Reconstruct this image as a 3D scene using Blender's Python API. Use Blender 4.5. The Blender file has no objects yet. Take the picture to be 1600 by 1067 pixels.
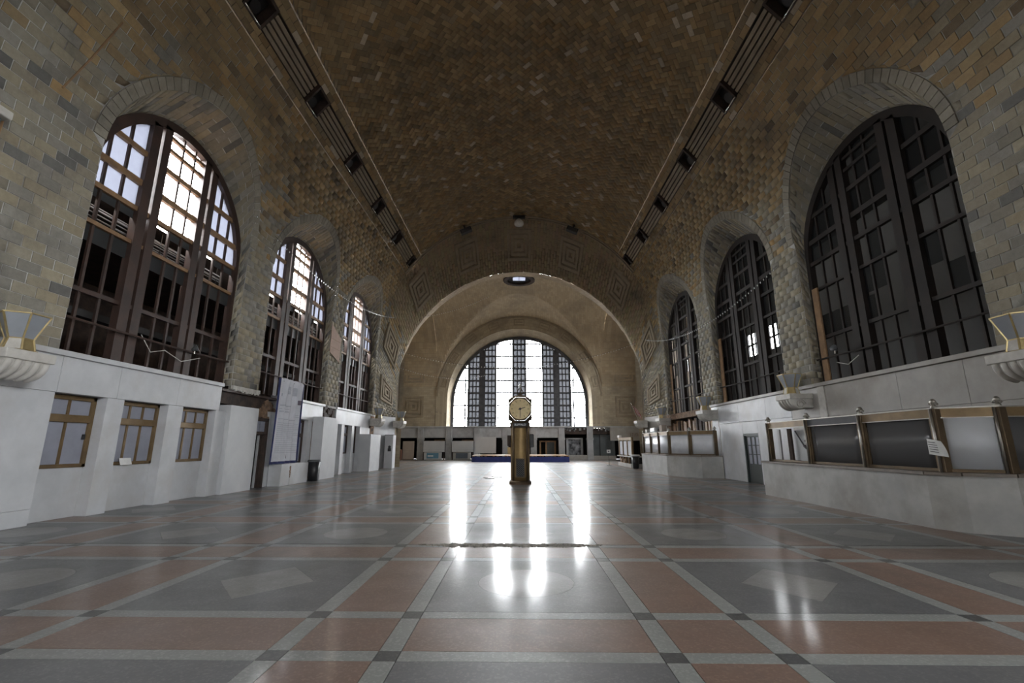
import bpy, bmesh, math, random
import numpy as np
from mathutils import Vector, Matrix

RND = random.Random(11)
PI = math.pi
SC = bpy.context.scene
COL = SC.collection

# ------------------------------------------------------------------ camera
FPX = 724.0
PITCH = math.atan(161.5 / FPX)
YAW = math.atan(11 * math.cos(PITCH) / FPX)
CAM = np.array([-0.05, 0.0, 1.6])
cd = bpy.data.cameras.new('camera')
cd.sensor_width = 36.0
cd.lens = FPX / 1600 * 36
cd.clip_end = 500
cam = bpy.data.objects.new('camera', cd)
cam.location = CAM.tolist()
cam.rotation_euler = (PI / 2 + PITCH, 0, YAW)
COL.objects.link(cam)
SC.camera = cam

# ------------------------------------------------------------------ overcast sky and exposure
world = bpy.data.worlds.new('overcast_sky')
SC.world = world
world.use_nodes = True
wbg = world.node_tree.nodes['Background']
wbg.inputs['Color'].default_value = (0.95, 0.975, 1.0, 1)
wbg.inputs['Strength'].default_value = 45.0
SC.view_settings.view_transform = 'Standard'
SC.view_settings.look = 'None'
SC.view_settings.gamma = 1.0
SC.view_settings.use_curve_mapping = False
SC.view_settings.exposure = 0.0
SC.cycles.max_bounces = 12
SC.cycles.diffuse_bounces = 6
SC.cycles.glossy_bounces = 4
SC.cycles.transmission_bounces = 6
SC.cycles.sample_clamp_indirect = 8.0


def portal(loc, rot, sx, sy):
    l = bpy.data.lights.new('sky_portal', 'AREA')
    l.shape = 'RECTANGLE'
    l.size = sx
    l.size_y = sy
    l.cycles.is_portal = True
    o = bpy.data.objects.new('sky_portal', l)
    o.location = loc
    o.rotation_euler = rot
    COL.objects.link(o)


YM = 20.6                      # middle of the hall (the clock, the middle windows)
WC = [12.75, 20.6, 28.45]      # side window centres
portal((0, 53.5, 8.8), (-PI / 2, 0, 0), 16, 11)
portal((0, -14.9, 8.8), (PI / 2, 0, 0), 16, 11)
portal((14.2, -5.2, 8.3), (0, PI / 2, 0), 6.0, 6.2)  # this portal and the next serve the unseen windows added in the arms
portal((14.2, 42.5, 10.2), (0, PI / 2, 0), 4.8, 5.2)
for yc in WC:
    portal((-10.9, yc, 9.4), (0, -PI / 2, 0), 3.4, 6.2)


# ------------------------------------------------------------------ materials
def new_mat(name):
    m = bpy.data.materials.new(name)
    m.use_nodes = True
    nt = m.node_tree
    return m, nt, nt.nodes['Principled BSDF']


def node(nt, kind, **kw):
    n = nt.nodes.new(kind)
    for k, v in kw.items():
        setattr(n, k, v)
    return n


def mixcol(nt, fac, a, b, blend='MIX'):
    n = nt.nodes.new('ShaderNodeMix')
    n.data_type = 'RGBA'
    n.blend_type = blend
    for sock, v in ((n.inputs['Factor'], fac), (n.inputs['A'], a), (n.inputs['B'], b)):
        if hasattr(v, 'links'):
            nt.links.new(v, sock)
        elif isinstance(v, (int, float)):
            sock.default_value = v
        else:
            sock.default_value = (*v[:3], 1)
    return n.outputs['Result']


def noise(nt, scale, detail=4, rough=0.6, lo=0.35, hi=0.65, coord='Object', stretch=(1, 1, 1)):
    tc = node(nt, 'ShaderNodeTexCoord')
    mp = node(nt, 'ShaderNodeMapping')
    mp.inputs['Scale'].default_value = stretch
    nt.links.new(tc.outputs[coord], mp.inputs['Vector'])
    n = node(nt, 'ShaderNodeTexNoise')
    n.inputs['Scale'].default_value = scale
    n.inputs['Detail'].default_value = detail
    n.inputs['Roughness'].default_value = rough
    nt.links.new(mp.outputs['Vector'], n.inputs['Vector'])
    r = node(nt, 'ShaderNodeMapRange')
    r.inputs['From Min'].default_value = lo
    r.inputs['From Max'].default_value = hi
    nt.links.new(n.outputs['Fac'], r.inputs['Value'])
    return r.outputs['Result']


def add_bump(nt, bsdf, height, strength, dist=0.02):
    b = node(nt, 'ShaderNodeBump')
    b.inputs['Strength'].default_value = strength
    b.inputs['Distance'].default_value = dist
    nt.links.new(height, b.inputs['Height'])
    nt.links.new(b.outputs['Normal'], bsdf.inputs['Normal'])


def mottled(name, c1, c2, scale=3.0, rough=0.6, metal=0.0, bump=0.0, stain=None, stain_scale=0.5, spec=0.5, fine=None):
    m, nt, b = new_mat(name)
    col_ = mixcol(nt, noise(nt, scale), c1, c2)
    if fine:
        col_ = mixcol(nt, noise(nt, fine[0], 2, 0.5, 0.45, 0.62), col_, fine[1])
    if stain:
        s = noise(nt, stain_scale, 6, 0.65, 0.48, 0.75)
        col_ = mixcol(nt, s, col_, stain)
    nt.links.new(col_, b.inputs['Base Color'])
    b.inputs['Roughness'].default_value = rough
    b.inputs['Metallic'].default_value = metal
    b.inputs['Specular IOR Level'].default_value = spec
    if bump:
        add_bump(nt, b, noise(nt, scale * 4), bump)
    return m


def flat(name, c, rough=0.6, metal=0.0):
    return mottled(name, c, tuple(v * 0.85 for v in c), 6.0, rough, metal)


def brick_mat(name, sat=1.0, rough=0.85, grime=(0.06, 0.055, 0.05), grime_amt=0.7):
    m, nt, b = new_mat(name)
    at = node(nt, 'ShaderNodeAttribute', attribute_name='tone')
    n1 = noise(nt, 7.0, 5, 0.7, 0.25, 0.8)
    c = mixcol(nt, n1, at.outputs['Color'], (0.62, 0.62, 0.60), 'MULTIPLY')
    c2 = mixcol(nt, 0.75, at.outputs['Color'], c)
    st = noise(nt, 0.45, 7, 0.68, 0.52, 0.78)
    k = node(nt, 'ShaderNodeMath', operation='MULTIPLY')
    nt.links.new(st, k.inputs[0])
    k.inputs[1].default_value = grime_amt
    c3 = mixcol(nt, k.outputs[0], c2, grime)
    nt.links.new(c3, b.inputs['Base Color'])
    b.inputs['Roughness'].default_value = rough
    b.inputs['Specular IOR Level'].default_value = 0.3
    add_bump(nt, b, noise(nt, 30.0, 3), 0.25, 0.01)
    return m


def brick_tex(name, c1, c2, mortar, grime):
    m, nt, b = new_mat(name)
    uv = node(nt, 'ShaderNodeUVMap', uv_map='UVMap')
    t = node(nt, 'ShaderNodeTexBrick')
    nt.links.new(uv.outputs['UV'], t.inputs['Vector'])
    t.inputs['Color1'].default_value = (*c1, 1)
    t.inputs['Color2'].default_value = (*c2, 1)
    t.inputs['Mortar'].default_value = (*mortar, 1)
    t.inputs['Scale'].default_value = 1.0
    t.inputs['Brick Width'].default_value = 0.46
    t.inputs['Row Height'].default_value = 0.23
    t.inputs['Mortar Size'].default_value = 0.008
    st = noise(nt, 0.4, 7, 0.68, 0.46, 0.75)
    c = mixcol(nt, st, t.outputs['Color'], grime)
    c = mixcol(nt, noise(nt, 2.5, 5), c, mixcol(nt, 0.35, c, (0.4, 0.34, 0.25)))
    nt.links.new(c, b.inputs['Base Color'])
    b.inputs['Roughness'].default_value = 0.85
    b.inputs['Specular IOR Level'].default_value = 0.3
    add_bump(nt, b, t.outputs['Fac'], -0.4, 0.02)
    return m


def terrazzo(name, c1, c2, speck, rough=0.42):
    m, nt, b = new_mat(name)
    c = mixcol(nt, noise(nt, 0.9, 6, 0.65, 0.3, 0.75), c1, c2)
    tc = node(nt, 'ShaderNodeTexCoord')
    v = node(nt, 'ShaderNodeTexVoronoi')
    v.inputs['Scale'].default_value = 55.0
    nt.links.new(tc.outputs['Object'], v.inputs['Vector'])
    sp = node(nt, 'ShaderNodeSeparateColor')
    nt.links.new(v.outputs['Color'], sp.inputs['Color'])
    r = node(nt, 'ShaderNodeMapRange')
    r.inputs['From Min'].default_value = 0.62
    r.inputs['From Max'].default_value = 1.0
    nt.links.new(sp.outputs[0], r.inputs['Value'])
    k = node(nt, 'ShaderNodeMath', operation='MULTIPLY')
    k.inputs[1].default_value = 0.55
    nt.links.new(r.outputs['Result'], k.inputs[0])
    c = mixcol(nt, k.outputs[0], c, speck)
    c = mixcol(nt, noise(nt, 0.35, 6, 0.7, 0.52, 0.8), c, (0.11, 0.10, 0.095))
    nt.links.new(c, b.inputs['Base Color'])
    rr = node(nt, 'ShaderNodeMapRange')
    rr.inputs['To Min'].default_value = rough * 0.75
    rr.inputs['To Max'].default_value = rough * 1.5
    nt.links.new(noise(nt, 0.7, 6, 0.7, 0.2, 0.8), rr.inputs['Value'])
    nt.links.new(rr.outputs['Result'], b.inputs['Roughness'])
    b.inputs['IOR'].default_value = 1.5
    b.inputs['Coat Weight'].default_value = 0.3
    b.inputs['Coat Roughness'].default_value = 0.12
    add_bump(nt, b, noise(nt, 2.2, 4, 0.6, 0.0, 1.0), 0.14, 0.03)
    return m


def glassy(name, c, alpha_trans=0.5, rough=0.3):
    """frosted pane: diffuse + translucent"""
    m, nt, b = new_mat(name)
    out = nt.nodes['Material Output']
    tr = node(nt, 'ShaderNodeBsdfTranslucent')
    tr.inputs['Color'].default_value = (*c, 1)
    nt.links.new(mixcol(nt, noise(nt, 1.5), c, tuple(v * 0.8 for v in c)), b.inputs['Base Color'])
    b.inputs['Roughness'].default_value = rough
    mx = node(nt, 'ShaderNodeMixShader')
    mx.inputs[0].default_value = alpha_trans
    nt.links.new(b.outputs[0], mx.inputs[1])
    nt.links.new(tr.outputs[0], mx.inputs[2])
    nt.links.new(mx.outputs[0], out.inputs['Surface'])
    return m


def clear_glass(name, tint=(0.8, 0.85, 0.85), rough=0.05, opac=0.25, base=(0.05, 0.05, 0.052)):
    m, nt, b = new_mat(name)
    out = nt.nodes['Material Output']
    t = node(nt, 'ShaderNodeBsdfTransparent')
    t.inputs['Color'].default_value = (*tint, 1)
    b.inputs['Base Color'].default_value = (*base, 1)
    b.inputs['Roughness'].default_value = rough
    mx = node(nt, 'ShaderNodeMixShader')
    mx.inputs[0].default_value = opac
    nt.links.new(t.outputs[0], mx.inputs[1])
    nt.links.new(b.outputs[0], mx.inputs[2])
    nt.links.new(mx.outputs[0], out.inputs['Surface'])
    return m


M = {}
M['marble'] = mottled('grey_marble', (0.60, 0.61, 0.63), (0.51, 0.525, 0.545), 1.4, 0.45, stain=(0.46, 0.45, 0.44), stain_scale=0.6, bump=0.03)
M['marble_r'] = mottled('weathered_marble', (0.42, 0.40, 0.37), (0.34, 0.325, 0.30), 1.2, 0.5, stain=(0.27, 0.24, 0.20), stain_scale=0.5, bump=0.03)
M['counter'] = mottled('counter_marble', (0.46, 0.46, 0.44), (0.37, 0.37, 0.36), 1.8, 0.4, stain=(0.28, 0.26, 0.23), stain_scale=0.8, bump=0.02)
M['white_box'] = mottled('white_painted_board', (0.60, 0.61, 0.62), (0.53, 0.54, 0.56), 1.2, 0.6)
M['stone'] = mottled('pale_carved_stone', (0.62, 0.60, 0.56), (0.48, 0.46, 0.42), 4.0, 0.6, bump=0.1)
M['brick'] = brick_mat('glazed_wall_tile', grime=(0.09, 0.085, 0.08), grime_amt=0.75)
M['vault'] = brick_mat('vault_tile', grime=(0.05, 0.04, 0.03), grime_amt=0.6)
M['mortar'] = mottled('mortar', (0.62, 0.61, 0.59), (0.17, 0.16, 0.145), 0.9, 0.95)
M['mortar_v'] = mottled('vault_mortar', (0.16, 0.13, 0.10), (0.10, 0.085, 0.07), 1.0, 0.95)
M['bricktex'] = brick_tex('distant_tile', (0.48, 0.41, 0.295), (0.37, 0.31, 0.22), (0.29, 0.25, 0.20), (0.19, 0.17, 0.145))
M['bricktex_v'] = brick_tex('distant_vault_tile', (0.50, 0.40, 0.265), (0.40, 0.31, 0.20), (0.29, 0.235, 0.165), (0.25, 0.205, 0.15))
M['mold'] = mottled('moulded_terracotta', (0.34, 0.28, 0.20), (0.26, 0.215, 0.155), 2.0, 0.85, bump=0.1)
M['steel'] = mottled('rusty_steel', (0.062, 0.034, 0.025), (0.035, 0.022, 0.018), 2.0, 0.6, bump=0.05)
M['steel_shade'] = mottled('shaded_steel', (0.022, 0.014, 0.011), (0.012, 0.009, 0.008), 2.0, 0.8)  # same steel, with the dimness of the right windows put into its colour
M['oldwood'] = mottled('weathered_wood', (0.33, 0.20, 0.10), (0.20, 0.12, 0.065), 3.0, 0.6, bump=0.05)
M['darkframe'] = mottled('dark_window_iron', (0.07, 0.07, 0.075), (0.045, 0.045, 0.05), 3.0, 0.55)
M['bronze'] = mottled('bronze_frame', (0.23, 0.155, 0.075), (0.15, 0.10, 0.05), 2.5, 0.45, 0.4)
M['brass'] = mottled('aged_brass', (0.36, 0.25, 0.11), (0.25, 0.17, 0.08), 2.0, 0.42, 0.6)
M['brass_dk'] = mottled('tarnished_brass', (0.15, 0.105, 0.06), (0.09, 0.065, 0.04), 2.0, 0.5, 0.6)
M['nickel'] = flat('dull_nickel', (0.42, 0.40, 0.36), 0.4, 0.9)
M['cap'] = mottled('brown_stone_cap', (0.24, 0.205, 0.175), (0.17, 0.145, 0.125), 3.0, 0.5)
M['lamp_brass'] = mottled('lamp_brass', (0.50, 0.40, 0.20), (0.38, 0.29, 0.14), 4.0, 0.4, 0.6)
M['chrome'] = flat('polished_nickel', (0.75, 0.74, 0.70), 0.25, 1.0)
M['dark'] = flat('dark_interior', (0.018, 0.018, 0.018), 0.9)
M['darkbrown'] = mottled('burnt_brown', (0.07, 0.045, 0.035), (0.03, 0.022, 0.018), 3.0, 0.8, bump=0.2)
M['rubble'] = mottled('broken_terracotta', (0.30, 0.19, 0.12), (0.12, 0.08, 0.055), 5.0, 0.9, bump=0.4)
M['black'] = flat('black_plastic', (0.025, 0.026, 0.03), 0.4)
M['binlid'] = flat('grey_plastic', (0.10, 0.105, 0.11), 0.4)
M['pane'] = glassy('frosted_pane', (0.34, 0.35, 0.39), 0.45)
M['pane_end'] = glassy('grimy_end_pane', (0.20, 0.205, 0.215), 0.5)
M['pane_dirty'] = glassy('dirty_pane', (0.075, 0.078, 0.08), 0.4)
M['curtain_pane'] = glassy('curtained_pane', (0.42, 0.44, 0.52), 0.2, 0.25)
M['smoke_glass'] = clear_glass('smoked_glass', (0.35, 0.35, 0.35), 0.2, 0.75, (0.13, 0.13, 0.135))
M['dull_glass'] = clear_glass('dusty_glass', (0.6, 0.62, 0.62), 0.12, 0.25)
M['sheet'] = mottled('white_sheet_metal', (0.55, 0.57, 0.60), (0.48, 0.50, 0.53), 0.8, 0.5, 0.1)
M['plastic_white'] = mottled('white_plastic_sheet', (0.74, 0.75, 0.78), (0.60, 0.62, 0.66), 1.5, 0.3, bump=0.15)
M['paper'] = flat('white_paper', (0.78, 0.78, 0.76), 0.7)
M['ink'] = flat('dark_ink', (0.03, 0.03, 0.035), 0.6)
M['navy'] = mottled('navy_cloth', (0.035, 0.045, 0.14), (0.02, 0.025, 0.08), 3.0, 0.8)
M['cloth'] = glassy('white_banner_cloth', (0.74, 0.75, 0.80), 0.2, 0.8)
M['print'] = flat('grey_print', (0.50, 0.52, 0.58), 0.8)
M['print_dk'] = flat('dark_print', (0.16, 0.13, 0.17), 0.8)
M['blue'] = mottled('blue_stage_skirt', (0.045, 0.065, 0.26), (0.03, 0.045, 0.19), 2.0, 0.75)
M['cooler_blue'] = flat('pale_blue_panel', (0.10, 0.24, 0.34), 0.4)
M['cooler_grey'] = flat('grey_blue_panel', (0.14, 0.18, 0.24), 0.4)
M['board'] = mottled('white_board', (0.50, 0.51, 0.51), (0.44, 0.45, 0.46), 0.8, 0.6)
M['beige'] = mottled('beige_board', (0.42, 0.36, 0.30), (0.36, 0.31, 0.27), 1.5, 0.7)
M['redwood'] = flat('dark_red_cabinet', (0.12, 0.035, 0.025), 0.5)
M['pinkwood'] = flat('pink_wood_strip', (0.48, 0.26, 0.19), 0.6)
M['green_door'] = flat('dark_green_paint', (0.022, 0.032, 0.03), 0.45)
M['slate'] = mottled('grey_green_hoarding', (0.12, 0.135, 0.14), (0.085, 0.10, 0.105), 1.0, 0.7)
M['clockface'] = mottled('cream_clock_face', (0.80, 0.66, 0.38), (0.70, 0.55, 0.28), 3.0, 0.5)
M['opal'] = flat('opal_glass', (0.85, 0.86, 0.84), 0.2)
M['lamp_glass'] = glassy('lamp_glass', (0.40, 0.43, 0.47), 0.25, 0.2)
M['wire'] = flat('cable', (0.03, 0.03, 0.03), 0.6)
M['red'] = flat('red_cloth', (0.45, 0.03, 0.04), 0.8)
M['whitecloth'] = flat('white_cloth', (0.7, 0.7, 0.68), 0.8)
M['pinkpaper'] = mottled('faded_pink_poster', (0.48, 0.33, 0.26), (0.40, 0.28, 0.22), 4.0, 0.8)
M['t_dark'] = terrazzo('grey_terrazzo', (0.112, 0.112, 0.115), (0.083, 0.084, 0.088), (0.173, 0.173, 0.166))
M['t_red'] = terrazzo('red_terrazzo', (0.175, 0.108, 0.080), (0.135, 0.086, 0.066), (0.24, 0.175, 0.13))
M['t_light'] = terrazzo('pale_terrazzo', (0.216, 0.223, 0.212), (0.173, 0.180, 0.173), (0.324, 0.324, 0.310))
M['t_pale'] = terrazzo('buff_terrazzo', (0.194, 0.191, 0.180), (0.151, 0.151, 0.144), (0.259, 0.252, 0.238))
M['t_black'] = terrazzo('black_terrazzo', (0.054, 0.054, 0.054), (0.043, 0.043, 0.043), (0.101, 0.101, 0.094))
M['grout'] = flat('dark_joint', (0.035, 0.033, 0.03), 0.8)
M['crack'] = mottled('broken_cement', (0.32, 0.30, 0.26), (0.10, 0.09, 0.075), 9.0, 0.9, bump=0.4)
M['ground'] = flat('asphalt', (0.06, 0.06, 0.06), 0.9)
M['conc'] = mottled('grey_concrete', (0.46, 0.47, 0.48), (0.38, 0.39, 0.40), 1.2, 0.6, stain=(0.2, 0.19, 0.18))


# ------------------------------------------------------------------ mesh helpers
def mk(name, verts, faces, mat, parent=None, smooth=False, bevel=0.0, uv=None):
    me = bpy.data.meshes.new(name)
    me.from_pydata([tuple(map(float, v)) for v in verts], [], faces)
    me.materials.append(mat if not isinstance(mat, str) else M[mat])
    if smooth:
        me.polygons.foreach_set('use_smooth', [True] * len(me.polygons))
    if uv is not None:
        l = me.uv_layers.new(name='UVMap')
        idx = np.zeros(len(me.loops), dtype=np.int32)
        me.loops.foreach_get('vertex_index', idx)
        l.data.foreach_set('uv', np.asarray(uv, dtype=np.float32)[idx].ravel())
    me.update()
    o = bpy.data.objects.new(name, me)
    COL.objects.link(o)
    if parent:
        o.parent = parent
    if bevel:
        b = o.modifiers.new('bevel', 'BEVEL')
        b.width = bevel
        b.segments = 2
        b.limit_method = 'ANGLE'
    return o


class MB:
    def __init__(s):
        s.v, s.f = [], []

    def add(s, vs, fs):
        n = len(s.v)
        s.v += [tuple(v) for v in vs]
        s.f += [tuple(i + n for i in f) for f in fs]
        return s

    def box(s, x0, x1, y0, y1, z0, z1, m=None):
        vs = [(x, y, z) for z in (z0, z1) for y in (y0, y1) for x in (x0, x1)]
        if m is not None:
            vs = [tuple(m @ Vector(v)) for v in vs]
        return s.add(vs, [(0, 2, 3, 1), (4, 5, 7, 6), (0, 1, 5, 4), (2, 6, 7, 3), (0, 4, 6, 2), (1, 3, 7, 5)])

    def bar(s, a, b, w, h=None):
        """square bar from a to b"""
        a, b = Vector(a), Vector(b)
        h = h or w
        d = (b - a).normalized()
        u = d.cross(Vector((0, 0, 1)))
        if u.length < 1e-3:
            u = Vector((1, 0, 0))
        u.normalize()
        t = u.cross(d)
        vs = [p + u * i * w / 2 + t * j * h / 2 for p in (a, b) for i, j in ((-1, -1), (1, -1), (1, 1), (-1, 1))]
        return s.add(vs, [(0, 1, 2, 3), (7, 6, 5, 4), (0, 4, 5, 1), (1, 5, 6, 2), (2, 6, 7, 3), (3, 7, 4, 0)])

    def tube(s, pts, r, n=8):
        pts = [Vector(p) for p in pts]
        rings = []
        for i, p in enumerate(pts):
            d = (pts[min(i + 1, len(pts) - 1)] - pts[max(i - 1, 0)]).normalized()
            u = d.cross(Vector((0, 0, 1)))
            if u.length < 1e-3:
                u = Vector((1, 0, 0))
            u.normalize()
            t = u.cross(d)
            rr = r[i] if isinstance(r, (list, tuple)) else r
            rings.append([p + (u * math.cos(2 * PI * k / n) + t * math.sin(2 * PI * k / n)) * rr for k in range(n)])
        vs = [v for rg in rings for v in rg]
        fs = [(i * n + k, i * n + (k + 1) % n, (i + 1) * n + (k + 1) % n, (i + 1) * n + k) for i in range(len(pts) - 1) for k in range(n)]
        fs += [tuple(range(n - 1, -1, -1)), tuple((len(pts) - 1) * n + k for k in range(n))]
        return s.add(vs, fs)

    def lathe(s, prof, n=24, c=(0, 0, 0), a0=0.0, flat_n=None):
        n = flat_n or n
        vs = [(c[0] + r * math.cos(a0 + 2 * PI * k / n), c[1] + r * math.sin(a0 + 2 * PI * k / n), c[2] + z) for r, z in prof for k in range(n)]
        fs = [(i * n + k, i * n + (k + 1) % n, (i + 1) * n + (k + 1) % n, (i + 1) * n + k) for i in range(len(prof) - 1) for k in range(n)]
        fs += [tuple(range(n - 1, -1, -1)), tuple((len(prof) - 1) * n + k for k in range(n))]
        return s.add(vs, fs)

    def prism(s, poly, axis, a, b):
        """extrude 2d poly along axis ('x','y','z') from a to b"""
        def p3(u, v, t):
            return {'x': (t, u, v), 'y': (u, t, v), 'z': (u, v, t)}[axis]
        n = len(poly)
        vs = [p3(u, v, a) for u, v in poly] + [p3(u, v, b) for u, v in poly]
        fs = [tuple(range(n)), tuple(range(2 * n - 1, n - 1, -1))]
        fs += [(k, k + n, (k + 1) % n + n, (k + 1) % n) for k in range(n)]
        return s.add(vs, fs)

    def disc(s, c, r, axis, n=24, t=0.01, sx=1.0):
        ring = [(math.cos(2 * PI * k / n) * r * sx, math.sin(2 * PI * k / n) * r) for k in range(n)]
        i = 'xyz'.index(axis)
        o = [c[j] for j in range(3) if j != i]
        return s.prism([(o[0] + u, o[1] + v) for u, v in ring], axis, c[i] - t, c[i] + t)

    def build(s, name, mat, parent=None, smooth=False, bevel=0.0):
        return mk(name, s.v, s.f, mat, parent, smooth, bevel)


def tag(o, label=None, cat=None, group=None, kind=None):
    if label:
        o['label'] = label
    if cat:
        o['category'] = cat
    if group:
        o['group'] = group
    if kind:
        o['kind'] = kind
    return o


def thing(name, label, cat, loc=(0, 0, 0), rz=0.0, group=None):
    o = bpy.data.objects.new(name, None)
    o.empty_display_size = 0.2
    o.location = loc
    o.rotation_euler = (0, 0, rz)
    COL.objects.link(o)
    return tag(o, label, cat, group)


def struct(o):
    o['kind'] = 'structure'
    return o


def copy_tree(o, parent=None):
    c = o.copy()
    COL.objects.link(c)
    c.parent = parent
    for ch in [x for x in bpy.data.objects if x.parent == o]:
        copy_tree(ch, c)
    return c


# ---- projection used only to choose which bricks show largest
_fw = np.array([-math.sin(YAW) * math.cos(PITCH), math.cos(YAW) * math.cos(PITCH), math.sin(PITCH)])
_rt = np.array([math.cos(YAW), math.sin(YAW), 0.0])
_up = np.cross(_rt, _fw)


class Bricks:
    """a field of single bricks; the largest-showing ones become objects, the rest one mesh"""

    def __init__(s):
        s.q, s.n, s.t = [], [], []

    def add(s, quad, nrm, tone):
        s.q.append(quad)
        s.n.append(nrm)
        s.t.append(tone)

    def finish(s, name, mat, parent, limit=300, gap=0.006, lo=0.006, hi=0.02):
        q = np.array(s.q, dtype=float)
        n = np.array(s.n, dtype=float)
        N = len(q)
        if not N:
            return
        c = q.mean(axis=1)
        d = c - q.transpose(1, 0, 2)
        d = d.transpose(1, 0, 2)
        ln = np.linalg.norm(d, axis=2, keepdims=True) + 1e-9
        inn = q + d / ln * np.minimum(gap * 1.4, ln * 0.4)
        rs = np.random.RandomState(5)
        h = rs.uniform(lo, hi, (N, 1, 1))
        bot = inn - n[:, None, :] * 0.03
        topv = inn + d / ln * np.minimum(0.004, ln * 0.2) + n[:, None, :] * h
        V = np.concatenate([bot, topv], axis=1)          # N,8,3
        # screen size
        e1 = q[:, 1] - q[:, 0]
        e2 = q[:, 3] - q[:, 0]
        area = np.linalg.norm(np.cross(e1, e2), axis=1)
        v = c - CAM
        dist = np.linalg.norm(v, axis=1)
        zc = v @ _fw
        px = 800 + FPX * (v @ _rt) / np.maximum(zc, 0.1)
        py = 533 - FPX * (v @ _up) / np.maximum(zc, 0.1)
        vis = (zc > 0.5) & (px > 0) & (px < 1600) & (py > 0) & (py < 1067)
        size = area * np.abs((n * v).sum(axis=1)) / dist ** 3 * vis
        order = np.argsort(-size)
        F = [(4, 5, 6, 7), (0, 1, 5, 4), (1, 2, 6, 5), (2, 3, 7, 6), (3, 0, 4, 7)]
        single = order[:limit]
        rest = order[limit:]
        m = M[mat]
        for i in single:
            me = bpy.data.meshes.new(name)
            me.from_pydata(V[i].tolist(), [], F)
            a = me.color_attributes.new('tone', 'FLOAT_COLOR', 'POINT')
            a.data.foreach_set('color', np.tile(np.array([*s.t[i], 1.0], dtype=np.float32), 8))
            me.materials.append(m)
            o = bpy.data.objects.new(name, me)
            COL.objects.link(o)
            o.parent = parent
        if len(rest):
            vv = V[rest].reshape(-1, 3)
            k = len(rest)
            Fa = (np.array(F)[None] + (np.arange(k) * 8)[:, None, None]).reshape(-1, 4)
            me = bpy.data.meshes.new(name + '_field')
            me.vertices.add(k * 8)
            me.vertices.foreach_set('co', vv.astype(np.float32).ravel())
            me.loops.add(k * 20)
            me.loops.foreach_set('vertex_index', Fa.astype(np.int32).ravel())
            me.polygons.add(k * 5)
            me.polygons.foreach_set('loop_start', np.arange(0, k * 20, 4, dtype=np.int32))
            me.update(calc_edges=True)
            a = me.color_attributes.new('tone', 'FLOAT_COLOR', 'POINT')
            tt = np.array([s.t[i] for i in rest], dtype=np.float32)
            tt = np.concatenate([tt, np.ones((k, 1), np.float32)], axis=1)
            a.data.foreach_set('color', np.repeat(tt, 8, axis=0).ravel())
            me.materials.append(m)
            me.validate()
            o = bpy.data.objects.new(name + '_field', me)
            COL.objects.link(o)
            o.parent = parent
            o['kind'] = 'stuff'


PALETTE = [(0.32, 0.285, 0.215), (0.295, 0.265, 0.205), (0.335, 0.295, 0.215), (0.27, 0.25, 0.205), (0.32, 0.275, 0.195),
           (0.285, 0.27, 0.235), (0.305, 0.275, 0.215), (0.25, 0.235, 0.205)]
PALETTE_V = [(0.390, 0.280, 0.150), (0.325, 0.234, 0.130), (0.429, 0.312, 0.169), (0.293, 0.221, 0.130), (0.377, 0.254, 0.124),
             (0.319, 0.254, 0.163), (0.351, 0.267, 0.150)]


def tone_wall(z=5.0):
    # the upper courses are laid in browner tile, like the vault
    c = RND.choice(PALETTE_V if RND.random() < (z - 8.5) / 3.5 else PALETTE)
    r = RND.random()
    if r < 0.06:
        c = (0.16, 0.155, 0.145) if z < 9 else (0.19, 0.145, 0.095)
    k = RND.uniform(1.0, 1.22)
    return tuple(v * k for v in c)


def tone_vault():
    c = RND.choice(PALETTE_V)
    r = RND.random()
    if r < 0.035:
        c = (0.55, 0.47, 0.36)
    k = RND.uniform(0.8, 1.2)
    return tuple(v * k for v in c)


# ------------------------------------------------------------------ hall geometry
RV, CV = 10.0, 8.2             # vault radius, spring height
LEDGE = 3.6
Y0, Y1 = 6.6, 32.0             # barrel part
WR = 3.08                      # side window half width
SP_IN, SP_OUT = 7.9, 8.75      # spring of window arch at the frame and at the hall face
XW = 10.4                      # window plane
S_B0 = CV + RV * math.radians(34.1)
S_B1 = CV + RV * math.radians(44.2)
S_AP = CV + RV * PI / 2


def s_of_z(z):
    return z if z < CV else CV + RV * math.asin(min(1, (z - CV) / RV))


def z_of_s(s):
    return s if s < CV else CV + RV * math.sin((s - CV) / RV)


def hall(sx, s, y, off=0.0):
    """point on the hall wall / vault; off > 0 goes into the room"""
    if s < CV:
        return (sx * (RV - off), y, s)
    a = (s - CV) / RV
    return (sx * (RV - off) * math.cos(a), y, CV + (RV - off) * math.sin(a))


def hall_n(sx, s):
    if s < CV:
        return (-sx, 0, 0)
    a = (s - CV) / RV
    return (-sx * math.cos(a), 0, -math.sin(a))


def arch_z(y, spring, r):
    d = None
    for yc in WC:
        if abs(y - yc) <= r + 1e-9:
            return spring + math.sqrt(max(0, r * r - (y - yc) ** 2))
    return d


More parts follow.
